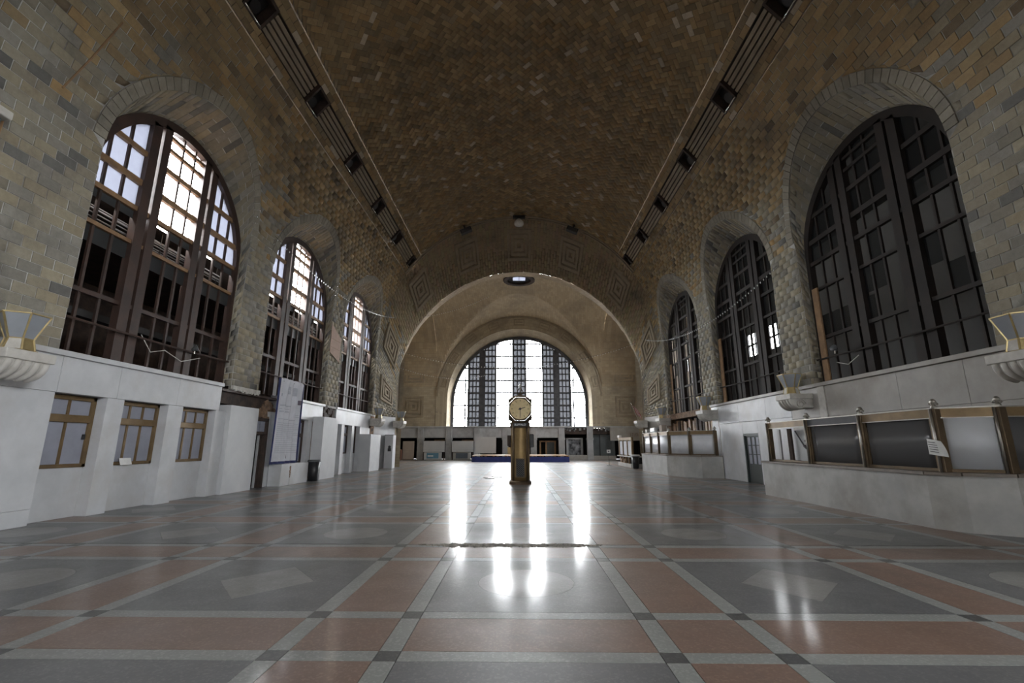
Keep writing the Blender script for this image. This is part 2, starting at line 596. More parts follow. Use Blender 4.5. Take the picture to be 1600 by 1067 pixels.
def build_side(sx, name):
    # backing sheet, pierced by the three arched windows
    cols = []
    edges = [Y0] + [e for yc in WC for e in (yc - WR, yc + WR)] + [Y1]
    for k in range(len(edges) - 1):
        a, b = edges[k], edges[k + 1]
        if k % 2 == 0:
            n = 4
            cols += [(a + (b - a) * i / n, LEDGE - 0.1) for i in range(n + 1)]
        else:
            yc = (a + b) / 2
            n = 28
            for i in range(n + 1):
                y = yc - WR * math.cos(PI * i / n)
                cols.append((y, s_of_z(SP_OUT + WR * math.sin(PI * i / n))))
    NR = 22
    vs, fs = [], []
    for y, s0 in cols:
        vs += [hall(sx, s0 + (S_B0 - s0) * j / NR, y) for j in range(NR + 1)]
    for i in range(len(cols) - 1):
        if abs(cols[i + 1][0] - cols[i][0]) < 1e-6:
            continue
        for j in range(NR):
            p = i * (NR + 1) + j
            fs.append((p, p + NR + 1, p + NR + 2, p + 1))
    wall = struct(mk(name, vs, fs, 'mortar'))

    # running-bond bricks
    bk = Bricks()
    bl = 0.47
    rows = round((S_B0 - LEDGE) / 0.235)
    ch = (S_B0 - LEDGE) / rows
    rr = WR + 0.33
    for r in range(rows):
        s0 = LEDGE + r * ch
        s1 = s0 + ch
        y = Y0 - (bl / 2 if r % 2 else 0)
        while y < Y1:
            ya, yb = max(Y0, y), min(Y1, y + bl)
            y += bl
            if yb - ya < 0.03:
                continue
            cs = [[ya, s0], [yb, s0], [yb, s1], [ya, s1]]
            ins = 0
            for c in cs:
                z = z_of_s(c[1])
                for yc in WC:
                    dy, dz = c[0] - yc, z - SP_OUT
                    if dz < 0:
                        if abs(dy) < WR:
                            ins += 1
                            c[0] = yc + math.copysign(WR, dy)
                    elif math.hypot(dy, dz) < rr:
                        ins += 1
                        L = math.hypot(dy, dz) + 1e-6
                        c[0] = yc + dy / L * rr
                        c[1] = s_of_z(SP_OUT + dz / L * rr)
            if ins == 4:
                continue
            ar = 0.5 * abs(sum(cs[i][0] * cs[(i + 1) % 4][1] - cs[(i + 1) % 4][0] * cs[i][1] for i in range(4)))
            if ar < 0.006:
                continue
            q = [hall(sx, c[1], c[0]) for c in cs]
            bk.add(q, hall_n(sx, (s0 + s1) / 2), tone_wall(z_of_s(s0)))
    # bricks of the reveals
    for yc in WC:
        path_o, path_i = [], []
        nj, na = 22, 46
        for i in range(nj):
            t = i / nj
            path_o.append((yc - WR, LEDGE + (SP_OUT - LEDGE) * t))
            path_i.append((yc - WR, LEDGE + (SP_IN - LEDGE) * t))
        for i in range(na + 1):
            a = PI * i / na
            path_o.append((yc - WR * math.cos(a), SP_OUT + WR * math.sin(a)))
            path_i.append((yc - WR * math.cos(a), SP_IN + WR * math.sin(a)))
        for i in range(1, nj + 1):
            t = 1 - i / nj
            path_o.append((yc + WR, LEDGE + (SP_OUT - LEDGE) * t))
            path_i.append((yc + WR, LEDGE + (SP_IN - LEDGE) * t))
        PO = [np.array(hall(sx, s_of_z(z), y)) for y, z in path_o]
        PI_ = [np.array((sx * (XW + 0.12), y, z)) for y, z in path_i]
        rv, rf = [], []
        for a, b in zip(PO, PI_):
            rv += [a, b]
        for i in range(len(PO) - 1):
            rf.append((2 * i, 2 * i + 1, 2 * i + 3, 2 * i + 2))
        mk('window_reveal', rv, rf, 'mortar', wall)
        ctr = np.array((sx * 9.8, yc, 7.0))
        for i in range(len(PO) - 1):
            cuts = [0, 0.5, 1] if i % 2 else [0, 0.27, 0.77, 1]
            for u0, u1 in zip(cuts[:-1], cuts[1:]):
                L = lambda a, b, t: a + (b - a) * t
                q = [L(PO[i], PI_[i], u0), L(PO[i + 1], PI_[i + 1], u0), L(PO[i + 1], PI_[i + 1], u1), L(PO[i], PI_[i], u1)]
                nn = np.cross(q[1] - q[0], q[3] - q[0])
                ln = np.linalg.norm(nn)
                if ln < 1e-5:
                    continue
                nn /= ln
                if np.dot(nn, ctr - q[0]) < 0:
                    nn = -nn
                bk.add([tuple(p) for p in q], tuple(nn), tone_wall())
        # voussoir ring on the hall face
        nv = 42
        for i in range(nv):
            a0, a1 = PI * (i + 0.04) / nv, PI * (i + 0.96) / nv
            qs = []
            for a, r_ in ((a0, WR), (a1, WR), (a1, WR + 0.32), (a0, WR + 0.32)):
                qs.append((yc - r_ * math.cos(a), s_of_z(SP_OUT + r_ * math.sin(a))))
            vs = [hall(sx, s, y, -0.03) for y, s in qs] + [hall(sx, s, y, 0.035) for y, s in qs]
            o = mk('voussoir', vs, [(4, 5, 6, 7), (0, 1, 5, 4), (1, 2, 6, 5), (2, 3, 7, 6), (3, 0, 4, 7)], 'brick', wall)
            at = o.data.color_attributes.new('tone', 'FLOAT_COLOR', 'POINT')
            k = RND.uniform(0.8, 1.1)
            at.data.foreach_set('color', np.tile(np.array([0.36 * k, 0.33 * k, 0.27 * k, 1], np.float32), 8))
    bk.finish('brick', 'brick', wall, gap=0.008)
    return wall


wall_left = build_side(-1, 'wall_left')
wall_right = build_side(1, 'wall_right')


# ---- lighting bands along the vault
def build_band(sx, wall):
    sa, sb = 14.60, 15.42           # channel
    NB = 6
    vs, fs = [], []
    prof = [(S_B0, -0.12), (S_B0, 0.0), (sa, 0.0), (sa, -0.36), (sb, -0.36), (sb, 0.0), (S_B1, 0.0), (S_B1, -0.12)]
    prof = [(S_B0 + 0.05, -0.12), (S_B0 + 0.05, 0.0)] + prof[2:6] + [(S_B1 - 0.05, 0.0), (S_B1 - 0.05, -0.12)]
    for y in (Y0, Y1):
        vs += [hall(sx, s, y, o) for s, o in prof]
    n = len(prof)
    fs = [(i, i + 1, n + i + 1, n + i) for i in range(n - 1)]
    band = struct(mk('trim_1' if sx < 0 else 'trim_2', vs, fs, 'mortar_v'))
    # dark backing of the two groove lines
    for s in (S_B0, S_B1):
        gv = [hall(sx, s - 0.3, y, -0.14) for y in (Y0, Y1)] + [hall(sx, s + 0.3, y, -0.14) for y in (Y0, Y1)]
        mk('groove', gv, [(0, 1, 3, 2)], 'mortar_v', band)
    bk = Bricks()
    for (u0, u1, rows) in ((S_B0 + 0.06, sa - 0.01, 2), (sb + 0.01, S_B1 - 0.06, 2)):
        for r in range(rows):
            s0 = u0 + (u1 - u0) * r / rows
            s1 = u0 + (u1 - u0) * (r + 1) / rows
            y = Y0 - (0.23 if r % 2 else 0)
            while y < Y1:
                ya, yb = max(Y0, y), min(Y1, y + 0.46)
                y += 0.46
                if yb - ya < 0.05:
                    continue
                bk.add([hall(sx, s0, ya), hall(sx, s0, yb), hall(sx, s1, yb), hall(sx, s1, ya)], hall_n(sx, (s0 + s1) / 2), tone_vault())
    bk.finish('brick', 'vault', band, limit=120)
    ys = [11.3 + 4.0 * i for i in range(NB)]
    segs = [(Y0, ys[0] - 0.55)] + [(ys[i] + 0.55, ys[i + 1] - 0.55) for i in range(NB - 1)]
    for a, b in segs:
        for k in range(4):
            s0 = sa + 0.05 + k * 0.19
            s1 = s0 + 0.13
            vs = [hall(sx, s, y, o) for y in (a, b) for s, o in ((s0, -0.36), (s0, -0.02), (s1, -0.02), (s1, -0.36))]
            mk('band_rib', vs, [(0, 1, 5, 4), (1, 2, 6, 5), (2, 3, 7, 6), (0, 3, 2, 1), (4, 5, 6, 7)], 'mold', band)
    # recessed floodlight boxes
    for i, yb in enumerate(ys):
        side = 'left' if sx < 0 else 'right'
        t = thing('recessed_light_box', 'black light recess, ' + ('sixth', 'fifth', 'fourth', 'third', 'second', 'first')[i] + ' from the far arch, above the ' + ('sky-lit' if sx < 0 else 'dark') + ' windows', 'light', (0, 0, 0), 0, 'light recesses along the ' + side + ' vault band')
        sc, hs, hy = 15.0, 0.44, 0.46

        def P(ds, dy, o):
            return hall(sx, sc + ds, yb + dy, o)
        m = MB()
        outer = [(-hs, -hy), (hs, -hy), (hs, hy), (-hs, hy)]
        inner = [(-hs + .09, -hy + .09), (hs - .09, -hy + .09), (hs - .09, hy - .09), (-hs + .09, hy - .09)]
        vs = [P(*p, -0.10) for p in outer] + [P(*p, 0.05) for p in outer] + [P(*p, 0.05) for p in inner] + [P(*p, -0.3) for p in inner]
        fs = []
        for k in range(4):
            j = (k + 1) % 4
            fs += [(k, j, 4 + j, 4 + k), (4 + k, 4 + j, 8 + j, 8 + k), (8 + k, 8 + j, 12 + j, 12 + k)]
        m.add(vs, fs)
        m.build('frame', 'darkbrown', t)
        mk('recess_back', [P(*p, -0.3) for p in inner], [(0, 1, 2, 3)], 'dark', t)
        lip = MB()
        for (d0, d1) in (((-hs + .06, -hy + .05), (-hs + .06, hy - .05)),):
            lip.tube([P(*d0, 0.04), P(*d1, 0.04)], 0.03, 8)
        lip.build('chrome_lip', 'chrome', t, True)
        lp = MB()
        lp.tube([P(-0.12, 0, -0.25), P(-0.12, 0, -0.12)], [0.14, 0.2], 12)
        lp.build('reflector', 'black', t)
    return band


build_band(-1, wall_left)
build_band(1, wall_right)


# ---- herringbone barrel ceiling
def build_ceiling():
    half = S_AP - S_B1
    n = 40

    def P(a, y, o=0.0):
        sx = -1 if a < 0 else 1
        return hall(sx, S_AP - abs(a), y, o)
    vs, fs = [], []
    for i in range(n + 1):
        a = -half + 2 * half * i / n
        vs += [P(a, Y0), P(a, Y1)]
    fs = [(2 * i, 2 * i + 1, 2 * i + 3, 2 * i + 2) for i in range(n)]
    ceil = struct(mk('ceiling', vs, fs, 'mortar_v'))
    bk = Bricks()
    w = 0.21
    c45 = math.cos(PI / 4)
    N = 130
    ym = (Y0 + Y1) / 2
    for i in range(-N, N):
        for j in range(-N, N):
            d = (i - j) % 4
            if d == 0:
                rc = [(i, j), (i + 2, j), (i + 2, j + 1), (i, j + 1)]
            elif d == 2:
                rc = [(i, j - 1), (i + 1, j - 1), (i + 1, j + 1), (i, j + 1)]
            else:
                continue
            pts = [((u - v) * c45 * w, ym + (u + v) * c45 * w) for u, v in rc]
            if max(p[0] for p in pts) < -half or min(p[0] for p in pts) > half or max(p[1] for p in pts) < Y0 or min(p[1] for p in pts) > Y1:
                continue
            pts = [(min(half, max(-half, a)), min(Y1, max(Y0, y))) for a, y in pts]
            ar = 0.5 * abs(sum(pts[k][0] * pts[(k + 1) % 4][1] - pts[(k + 1) % 4][0] * pts[k][1] for k in range(4)))
            if ar < 0.006:
                continue
            am = sum(p[0] for p in pts) / 4
            bk.add([P(a, y) for a, y in pts], hall_n(-1 if am < 0 else 1, S_AP - abs(am)), tone_vault())
    bk.finish('brick', 'vault', ceil, gap=0.004, lo=0.002, hi=0.011)
    return ceil


ceiling = build_ceiling()

# ------------------------------------------------------------------ end arches (splays) and the two end bays
RB, CB, YB = 9.3, 5.8, 35.0
XA = 14.0                      # end of the side arms
YE = 52.0                      # face of end wall


def curve_a(t):
    va, ar = CV - LEDGE, PI * RV
    L = 2 * va + ar
    s = t * L
    if s < va:
        return (-RV, LEDGE + s)
    if s > va + ar:
        return (RV, LEDGE + (L - s))
    a = (s - va) / RV
    return (-RV * math.cos(a), CV + RV * math.sin(a))


def curve_b(t):
    va, ar = CV - LEDGE, PI * RV
    L = 2 * va + ar
    s = t * L
    if s < va:
        return (-RB, LEDGE + (CB - LEDGE) * s / va)
    if s > va + ar:
        return (RB, LEDGE + (CB - LEDGE) * (L - s) / va)
    a = (s - va) / RV
    return (-RB * math.cos(a), CB + RB * math.sin(a))


def splay(t, v, off=0.0, mirror=False):
    a, b = np.array(curve_a(t)), np.array(curve_b(t))
    p = a + (b - a) * v
    y = Y1 + (YB - Y1) * v
    if off:
        c = np.array((0.0, 6.0))
        d = c - p
        if p[1] < CV:
            d = np.array((d[0], 0.0))
        p = p + d / (np.linalg.norm(d) + 1e-9) * off
    if mirror:
        y = Y0 + Y1 - y
    return np.array((p[0], y, p[1]))


LA = 2 * (CV - LEDGE) + PI * RV


def build_splay(mirror, name):
    n = 90
    vs, fs = [], []
    for i in range(n + 1):
        vs += [splay(i / n, 0, 0, mirror), splay(i / n, 1, 0, mirror)]
    fs = [(2 * i, 2 * i + 1, 2 * i + 3, 2 * i + 2) for i in range(n)]
    w = struct(mk(name, vs, fs, 'mortar_v'))
    bk = Bricks()
    nc = int(LA / 0.235)
    nv = 7
    for i in range(nc):
        t0, t1 = i / nc, (i + 1) / nc
        cuts = [k / nv for k in range(nv + 1)] if i % 2 else [0] + [(k + 0.5) / nv for k in range(nv)] + [1]
        for v0, v1 in zip(cuts[:-1], cuts[1:]):
            q = [splay(t0, v0, 0, mirror), splay(t0, v1, 0, mirror), splay(t1, v1, 0, mirror), splay(t1, v0, 0, mirror)]
            nn = splay((t0 + t1) / 2, (v0 + v1) / 2, 0.1, mirror) - splay((t0 + t1) / 2, (v0 + v1) / 2, 0, mirror)
            nn /= np.linalg.norm(nn)
            tz = tone_wall(5 + 6 * min(t0, 1 - t0) / .2) if (t0 < 0.2 or t0 > 0.8) else tuple(v * RND.uniform(.95, 1.08) for v in (0.36, 0.285, 0.185))
            bk.add([tuple(p) for p in q], tuple(nn), tz)
    bk.finish('brick', 'brick', w, limit=200)
    # nested square mouldings
    for tc in () if mirror else (0.055, 0.155, 0.28, 0.395, 0.5, 0.605, 0.72, 0.845, 0.945):
        m = MB()
        ht, hv = 0.95 / LA, 0.29
        for k in range(3):
            f0 = 1 - 0.32 * k
            f1 = f0 - 0.19
            for (a0, a1, b0, b1) in ((-f0, f0, -f0, -f1), (-f0, f0, f1, f0), (-f0, -f1, -f1, f1), (f1, f0, -f1, f1)):
                ps = [(tc + ht * a, 0.46 + hv * b) for a, b in ((a0, b0), (a1, b0), (a1, b1), (a0, b1))]
                vv = [splay(t, v, -0.02, mirror) for t, v in ps] + [splay(t, v, 0.11, mirror) for t, v in ps]
                m.add(vv, [(4, 5, 6, 7), (0, 1, 5, 4), (1, 2, 6, 5), (2, 3, 7, 6), (3, 0, 4, 7)])
        m.build('nested_moulding', 'mold', w)
    # lower marble continuation of the pier
    for sx in (-1, 1):
        a = (sx * RV, Y1 if not mirror else Y0)
        b = (sx * RB, YB if not mirror else Y0 + Y1 - YB)
        vs = [(*a, 0), (*b, 0), (*b, LEDGE), (*a, LEDGE)]
        mk('pier_base', vs, [(0, 1, 2, 3)], 'marble' if sx < 0 else 'marble_r', w)
    return w


build_splay(False, 'wall_arch_far')
build_splay(True, 'wall_arch_near')

# roll mouldings where the barrel meets the far arch
for k, (yy, hh) in enumerate(((31.55, 0.07), (31.80, 0.10))):
    m = MB()
    NS = 72
    vs = []
    for i in range(NS + 1):
        a = math.radians(34) + math.radians(112) * i / NS
        for (dy, o) in ((0, 0.0), (0, hh), (0.12, hh), (0.12, 0.0)):
            vs.append((-(RV - o) * math.cos(a), yy + dy, CV + (RV - o) * math.sin(a)))
    fs = [(4 * i + j, 4 * i + j + 1, 4 * i + 5 + j, 4 * i + 4 + j) for i in range(NS) for j in range(3)]
    struct(mk('trim_%d' % (3 + k), vs, fs, 'mold'))

ACY, AR, ASP = 43.75, 8.25, 8.0      # side arm arch: centre, radius, spring


def bay_z(x, y):
    c = CB + (6.9 - CB) * (y - YB) / (YE - YB)
    zl = c + math.sqrt(max(0, RB * RB - x * x))
    zt = ASP + math.sqrt(max(0, AR * AR - (y - ACY) ** 2))
    bump = 1.45 * max(0, 1 - (x / RB) ** 2) * max(0, 1 - ((y - 43.5) / 8.5) ** 2)
    return max(zl, zt) + bump


def grid(name, fn, us, vs_, mat, parent=None, uvs=None, hole=None):
    V, F, UV = [], [], []
    for i, u in enumerate(us):
        for j, v in enumerate(vs_):
            p = fn(u, v)
            V.append(p)
            UV.append(uvs(u, v, p) if uvs else (p[0] + p[1], p[2]))
    n = len(vs_)
    for i in range(len(us) - 1):
        for j in range(n - 1):
            if hole and hole((us[i] + us[i + 1]) / 2, (vs_[j] + vs_[j + 1]) / 2):
                continue
            F.append((i * n + j, (i + 1) * n + j, (i + 1) * n + j + 1, i * n + j + 1))
    return mk(name, V, F, mat, parent, uv=UV)


def lin(a, b, n):
    return [a + (b - a) * i / n for i in range(n + 1)]


def my(y, mirror):
    return Y0 + Y1 - y if mirror else y


GL_R, GL_C, YG = 7.65, 6.2, 53.0     # end window: radius, spring, plane


def build_bay(mirror):
    nm = 'near' if mirror else 'far'
    F = lambda y: my(y, mirror)
    # domical groin vault with the round skylight opening
    us = [-RB * math.cos(PI * i / 56) for i in range(57)]
    root = grid('ceiling_bay_' + nm, lambda x, y: (x, F(y), bay_z(x, y)), us, lin(YB, YE, 64), 'bricktex_v',
                uvs=lambda u, v, p: (v, u * 1.12 + p[2] * 0.2), hole=None if mirror else (lambda x, y: (x / 1.3) ** 2 + ((y - 43.5) / 1.3) ** 2 < 1))
    struct(root)
    for sx in (-1, 1):
        side = ('left' if sx < 0 else 'right') + '_arm_' + nm
        # arm vault, end wall, two flank walls, corner piers
        w = grid('wall_' + side, lambda y, x: (sx * x, F(y), ASP + math.sqrt(max(0, AR * AR - (y - ACY) ** 2))),
                 [ACY - AR * math.cos(PI * i / 40) for i in range(41)], [RB, XA], 'bricktex_v', uvs=lambda u, v, p: (v, u + p[2]))
        struct(w)
        if sx > 0:
            # unseen tall window added to each right-hand end wall to bring in light
            hy, z0_, z1_, yc_ = (3.0, 5.4, 11.2, my(-5.2, True)) if mirror else (2.5, 7.9, 12.6, 42.5)
            grid('end_wall', lambda y, z: (sx * XA, F(y), z), [YB, yc_ - hy, yc_ + hy, YE], [0, z0_, z1_, 17], 'bricktex', w, uvs=lambda u, v, p: (u, v),
                 hole=lambda y, z: abs(y - yc_) < hy and z0_ < z < z1_)
            for k in range(5):
                yy = F(yc_) - hy + 2 * hy * k / 4
                MB().box(sx * XA - .08, sx * XA + .08, yy - .1, yy + .1, z0_, z1_).build('window_bar', 'darkframe', w)
        else:
            grid('end_wall', lambda y, z: (sx * XA, F(y), z), [YB, YE], [0, 17], 'bricktex', w, uvs=lambda u, v, p: (u, v))
        for yw, nn_ in ((YE, 'flank_wall'), (YB + 0.5, 'flank_wall')):
            grid(nn_, lambda x, z: (sx * x, F(yw + (.03 if yw > 50 else 0)), z), [RB - 0.35, XA], [0 if yw < 50 else 3.4, 9.0, 16.6], 'bricktex', w, uvs=lambda u, v, p: (u, v))
        if not mirror:
            for zc_ in (9.6, 5.75):
                m = MB()
                for k in range(3):
                    f0 = 1.15 - 0.38 * k
                    f1 = f0 - 0.2
                    for (a0, a1, b0, b1) in ((-f0, f0, -f0, -f1), (-f0, f0, f1, f0), (-f0, -f1, -f1, f1), (f1, f0, -f1, f1)):
                        m.box(sx * 11.85 + a0, sx * 11.85 + a1, YE - 0.1, YE + 0.02, zc_ + b0, zc_ + b1)
                m.build('nested_moulding', 'mold', w)
    # plate closing the shell around the opening arch
    npl = 60
    PV = []
    for i in range(npl + 1):
        x, z = curve_b(i / npl)
        if i == 0 or i == npl:
            z = 0
        L = math.hypot(x, z - 5.0)
        ox, oz = (x * 1.5, z) if (i in (0, npl) or z < 5.8) else (x * 1.5, 5.0 + (z - 5.0) * 1.5)
        PV += [(x, F(YB - .02), z), (ox, F(YB - .02), oz)]
    mk('arch_plate', PV, [(2 * i, 2 * i + 1, 2 * i + 3, 2 * i + 2) for i in range(npl)], 'mortar_v', root)
    for sx in (-1, 1):
        MB().box(sx * (RB + .3) - .3, sx * (RB + .3) + .3, min(F(YB), F(YB + .56)), max(F(YB), F(YB + .56)), 0, 8.6).build('corner_pier', 'bricktex', root)
    # end wall ring and deep window reveal
    n = 60
    def arc(r, c, base):
        pts = [(-r, base)] + [(-r * math.cos(PI * i / n), c + r * math.sin(PI * i / n)) for i in range(n + 1)] + [(r, base)]
        return pts
    A1 = arc(9.35, 6.9, 3.4)
    A2 = arc(8.1, 6.6, 3.4)
    A3 = arc(GL_R, GL_C, 3.4)
    A1 = [(x, z + (0.0 if abs(x) > 9.2 else 0.25)) for x, z in A1]
    V = [(x, F(YE), z) for x, z in A1] + [(x, F(YE - 0.0), z) for x, z in A2] + [(x, F(YG + 0.25), z) for x, z in A3]
    N = len(A1)
    Fc = [(i, i + 1, N + i + 1, N + i) for i in range(N - 1)] + [(N + i, N + i + 1, 2 * N + i + 1, 2 * N + i) for i in range(N - 1)]
    UV = [(i * 0.45, k * 1.2) for k in range(3) for i in range(N)]
    ring = struct(mk('wall_end_' + nm, V, Fc, 'bricktex', uv=UV))
    # outer closing wall round the glazing
    A4 = arc(30, 6.2, -1)
    if not mirror:
        for a in lin(12, 168, 8):
            m = MB()
            ca, sa_ = math.cos(math.radians(a)), math.sin(math.radians(a))
            for (r0, r1, ta, tb) in ((8.35, 8.47, -.62, .62), (9.0, 9.12, -.62, .62), (8.47, 9.0, -.62, -.52), (8.47, 9.0, .52, .62), (8.68, 8.78, -.4, .4)):
                ps = [(r, t) for r, t in ((r0, ta), (r0, tb), (r1, tb), (r1, ta))]
                vv = []
                for dy in (0.02, -0.07):
                    for r, t in ps:
                        vv.append((ca * r - sa_ * t, YE + dy, 6.75 + sa_ * r + ca * t))
                m.add(vv, [(4, 5, 6, 7), (0, 1, 5, 4), (1, 2, 6, 5), (2, 3, 7, 6), (3, 0, 4, 7)])
            m.build('nested_moulding', 'mold', ring)
        # raised rim along the outer arch
        m = MB()
        vs = []
        for i in range(61):
            a = PI * i / 60
            for r, dy in ((9.1, 0.0), (9.1, -0.12), (9.28, -0.12), (9.28, 0.0)):
                vs.append((-r * math.cos(a), YE + dy, 6.9 + r * math.sin(a)))
        m.add(vs, [(4 * i + j, 4 * i + j + 1, 4 * i + 5 + j, 4 * i + 4 + j) for i in range(60) for j in range(3)])
        m.build('arch_rim', 'mold', ring)
    return root


bay_far = build_bay(False)
build_bay(True)
struct(MB().box(-XA - .2, XA + .2, Y0 + Y1 - YE - .5, Y0 + Y1 - YE, -.1, 3.62).build('wall_near_lower', 'conc'))


# ---- end window glazing
def end_window(mirror, name):
    F = lambda y: my(y, mirror)
    root = struct(bpy.data.objects.new(name, None))
    COL.objects.link(root)
    zb = 3.62

    def top(x):
        return GL_C + math.sqrt(max(0.01, (GL_R - 0.12) ** 2 - x * x))
    S = 0.0725                      # metres per picture pixel on this plane
    # arched outer frame
    n = 60
    vs = []
    pts = [(-1, None)]
    path = [(-GL_R, zb - 0.2)] + [(-GL_R * math.cos(PI * i / n), GL_C + GL_R * math.sin(PI * i / n)) for i in range(n + 1)] + [(GL_R, zb - 0.2)]
    for x, z in path:
        if z < GL_C:
            d = (-1 if x < 0 else 1, 0)
        else:
            L = math.hypot(x, z - GL_C)
            d = (x / L, (z - GL_C) / L)
        for r, dy in ((0.12, -0.12), (-0.20, -0.12), (-0.20, 0.12), (0.12, 0.12)):
            vs.append((x + d[0] * r, F(YG + dy), z + d[1] * r))
    N = len(path)
    mk('arched_frame', vs, [(4 * i + j, 4 * i + (j + 1) % 4, 4 * i + 4 + (j + 1) % 4, 4 * i + 4 + j) for i in range(N - 1) for j in range(4)], 'darkframe', root)
    mk('sill', *(lambda m: (m.v, m.f))(MB().box(-GL_R, GL_R, min(F(YG - .2), F(YG + .2)), max(F(YG - .2), F(YG + .2)), zb - 0.25, zb)), 'darkframe', root)
    # mullions: x positions (m) and widths
    half = [(6.17, .14), (5.83, .2), (4.26, .58), (2.68, .14), (2.43, .1), (1.03, .1), (.74, .16)]
    mulls = [(-x, w) for x, w in half] + [(x, w) for x, w in half]
    for x, w in mulls:
        mk('mullion', *(lambda m: (m.v, m.f))(MB().box(x - w / 2, x + w / 2, F(YG) - .1, F(YG) + .1, zb, top(abs(x)))), 'darkframe', root)
    # sashes between mullions with grimy glass; the far window's wide lights are clear
    sash = [(-5.73, -4.55), (-3.97, -2.75), (-0.66, 0.66), (2.75, 3.97), (4.55, 5.73)]
    zs = [zb + 0.95 + 1.42 * i for i in range(8)]
    for z in zs:
        hw = math.sqrt(max(0, (GL_R - .12) ** 2 - max(0, z - GL_C) ** 2))
        if z > GL_C + GL_R - 0.5:
            continue
        mk('transom', *(lambda m: (m.v, m.f))(MB().box(-hw, hw, F(YG) - .05, F(YG) + .05, z - .075, z + .075)), 'darkframe', root)
    for (x0, x1) in sash + [(-7.4, -6.27), (-2.35, -1.1), (1.1, 2.35)] if mirror else sash:  # unseen near window: extra panes added over wide lights to cut its light
        zz = [zb] + zs
        for i in range(len(zz)):
            z0 = zz[i]
            z1 = zz[i + 1] if i + 1 < len(zz) else z0 + 1.42
            tmax = max(top(x0), top(x1))
            if z0 > tmax - 0.15:
                break
            K = 6
            xs_ = [x0 + (x1 - x0) * k / K for k in range(K + 1)]
            lo = [(x, z0) for x in xs_ if top(x) > z0 + .03]
            if len(lo) < 2:
                break
            hi = [(x, min(z1, top(x))) for x, _ in reversed(lo)]
            m = MB()
            m.prism(lo + hi, 'y', F(YG), F(YG) + .012)
            m.build('pane', 'pane_end', root)
            g = MB()
            dark = 0.11
            for k in (0, 1, 2, 3):
                x = x0 + (x1 - x0) * k / 3
                if top(x) > z0 + .05:
                    g.box(x - dark / 2, x + dark / 2, F(YG) - .03, F(YG) + .03, z0, min(z1, top(x)))
            for k in (1, 2):
                z = z0 + (z1 - z0) * k / 2
                if z < GL_C + GL_R - .3:
                    hw_ = math.sqrt(max(0, (GL_R - .12) ** 2 - max(0, z - GL_C) ** 2))
                    xa, xb = max(x0, -hw_), min(x1, hw_)
                    if xb - xa > .1:
                        g.box(xa, xb, F(YG) - .03, F(YG) + .03, z - dark * (1.2 if k == 2 else .6), z + dark * .6)
            g.build('muntin_grid', 'darkframe', root)
    return root


end_window(False, 'window_7')
end_window(True, 'window_8')


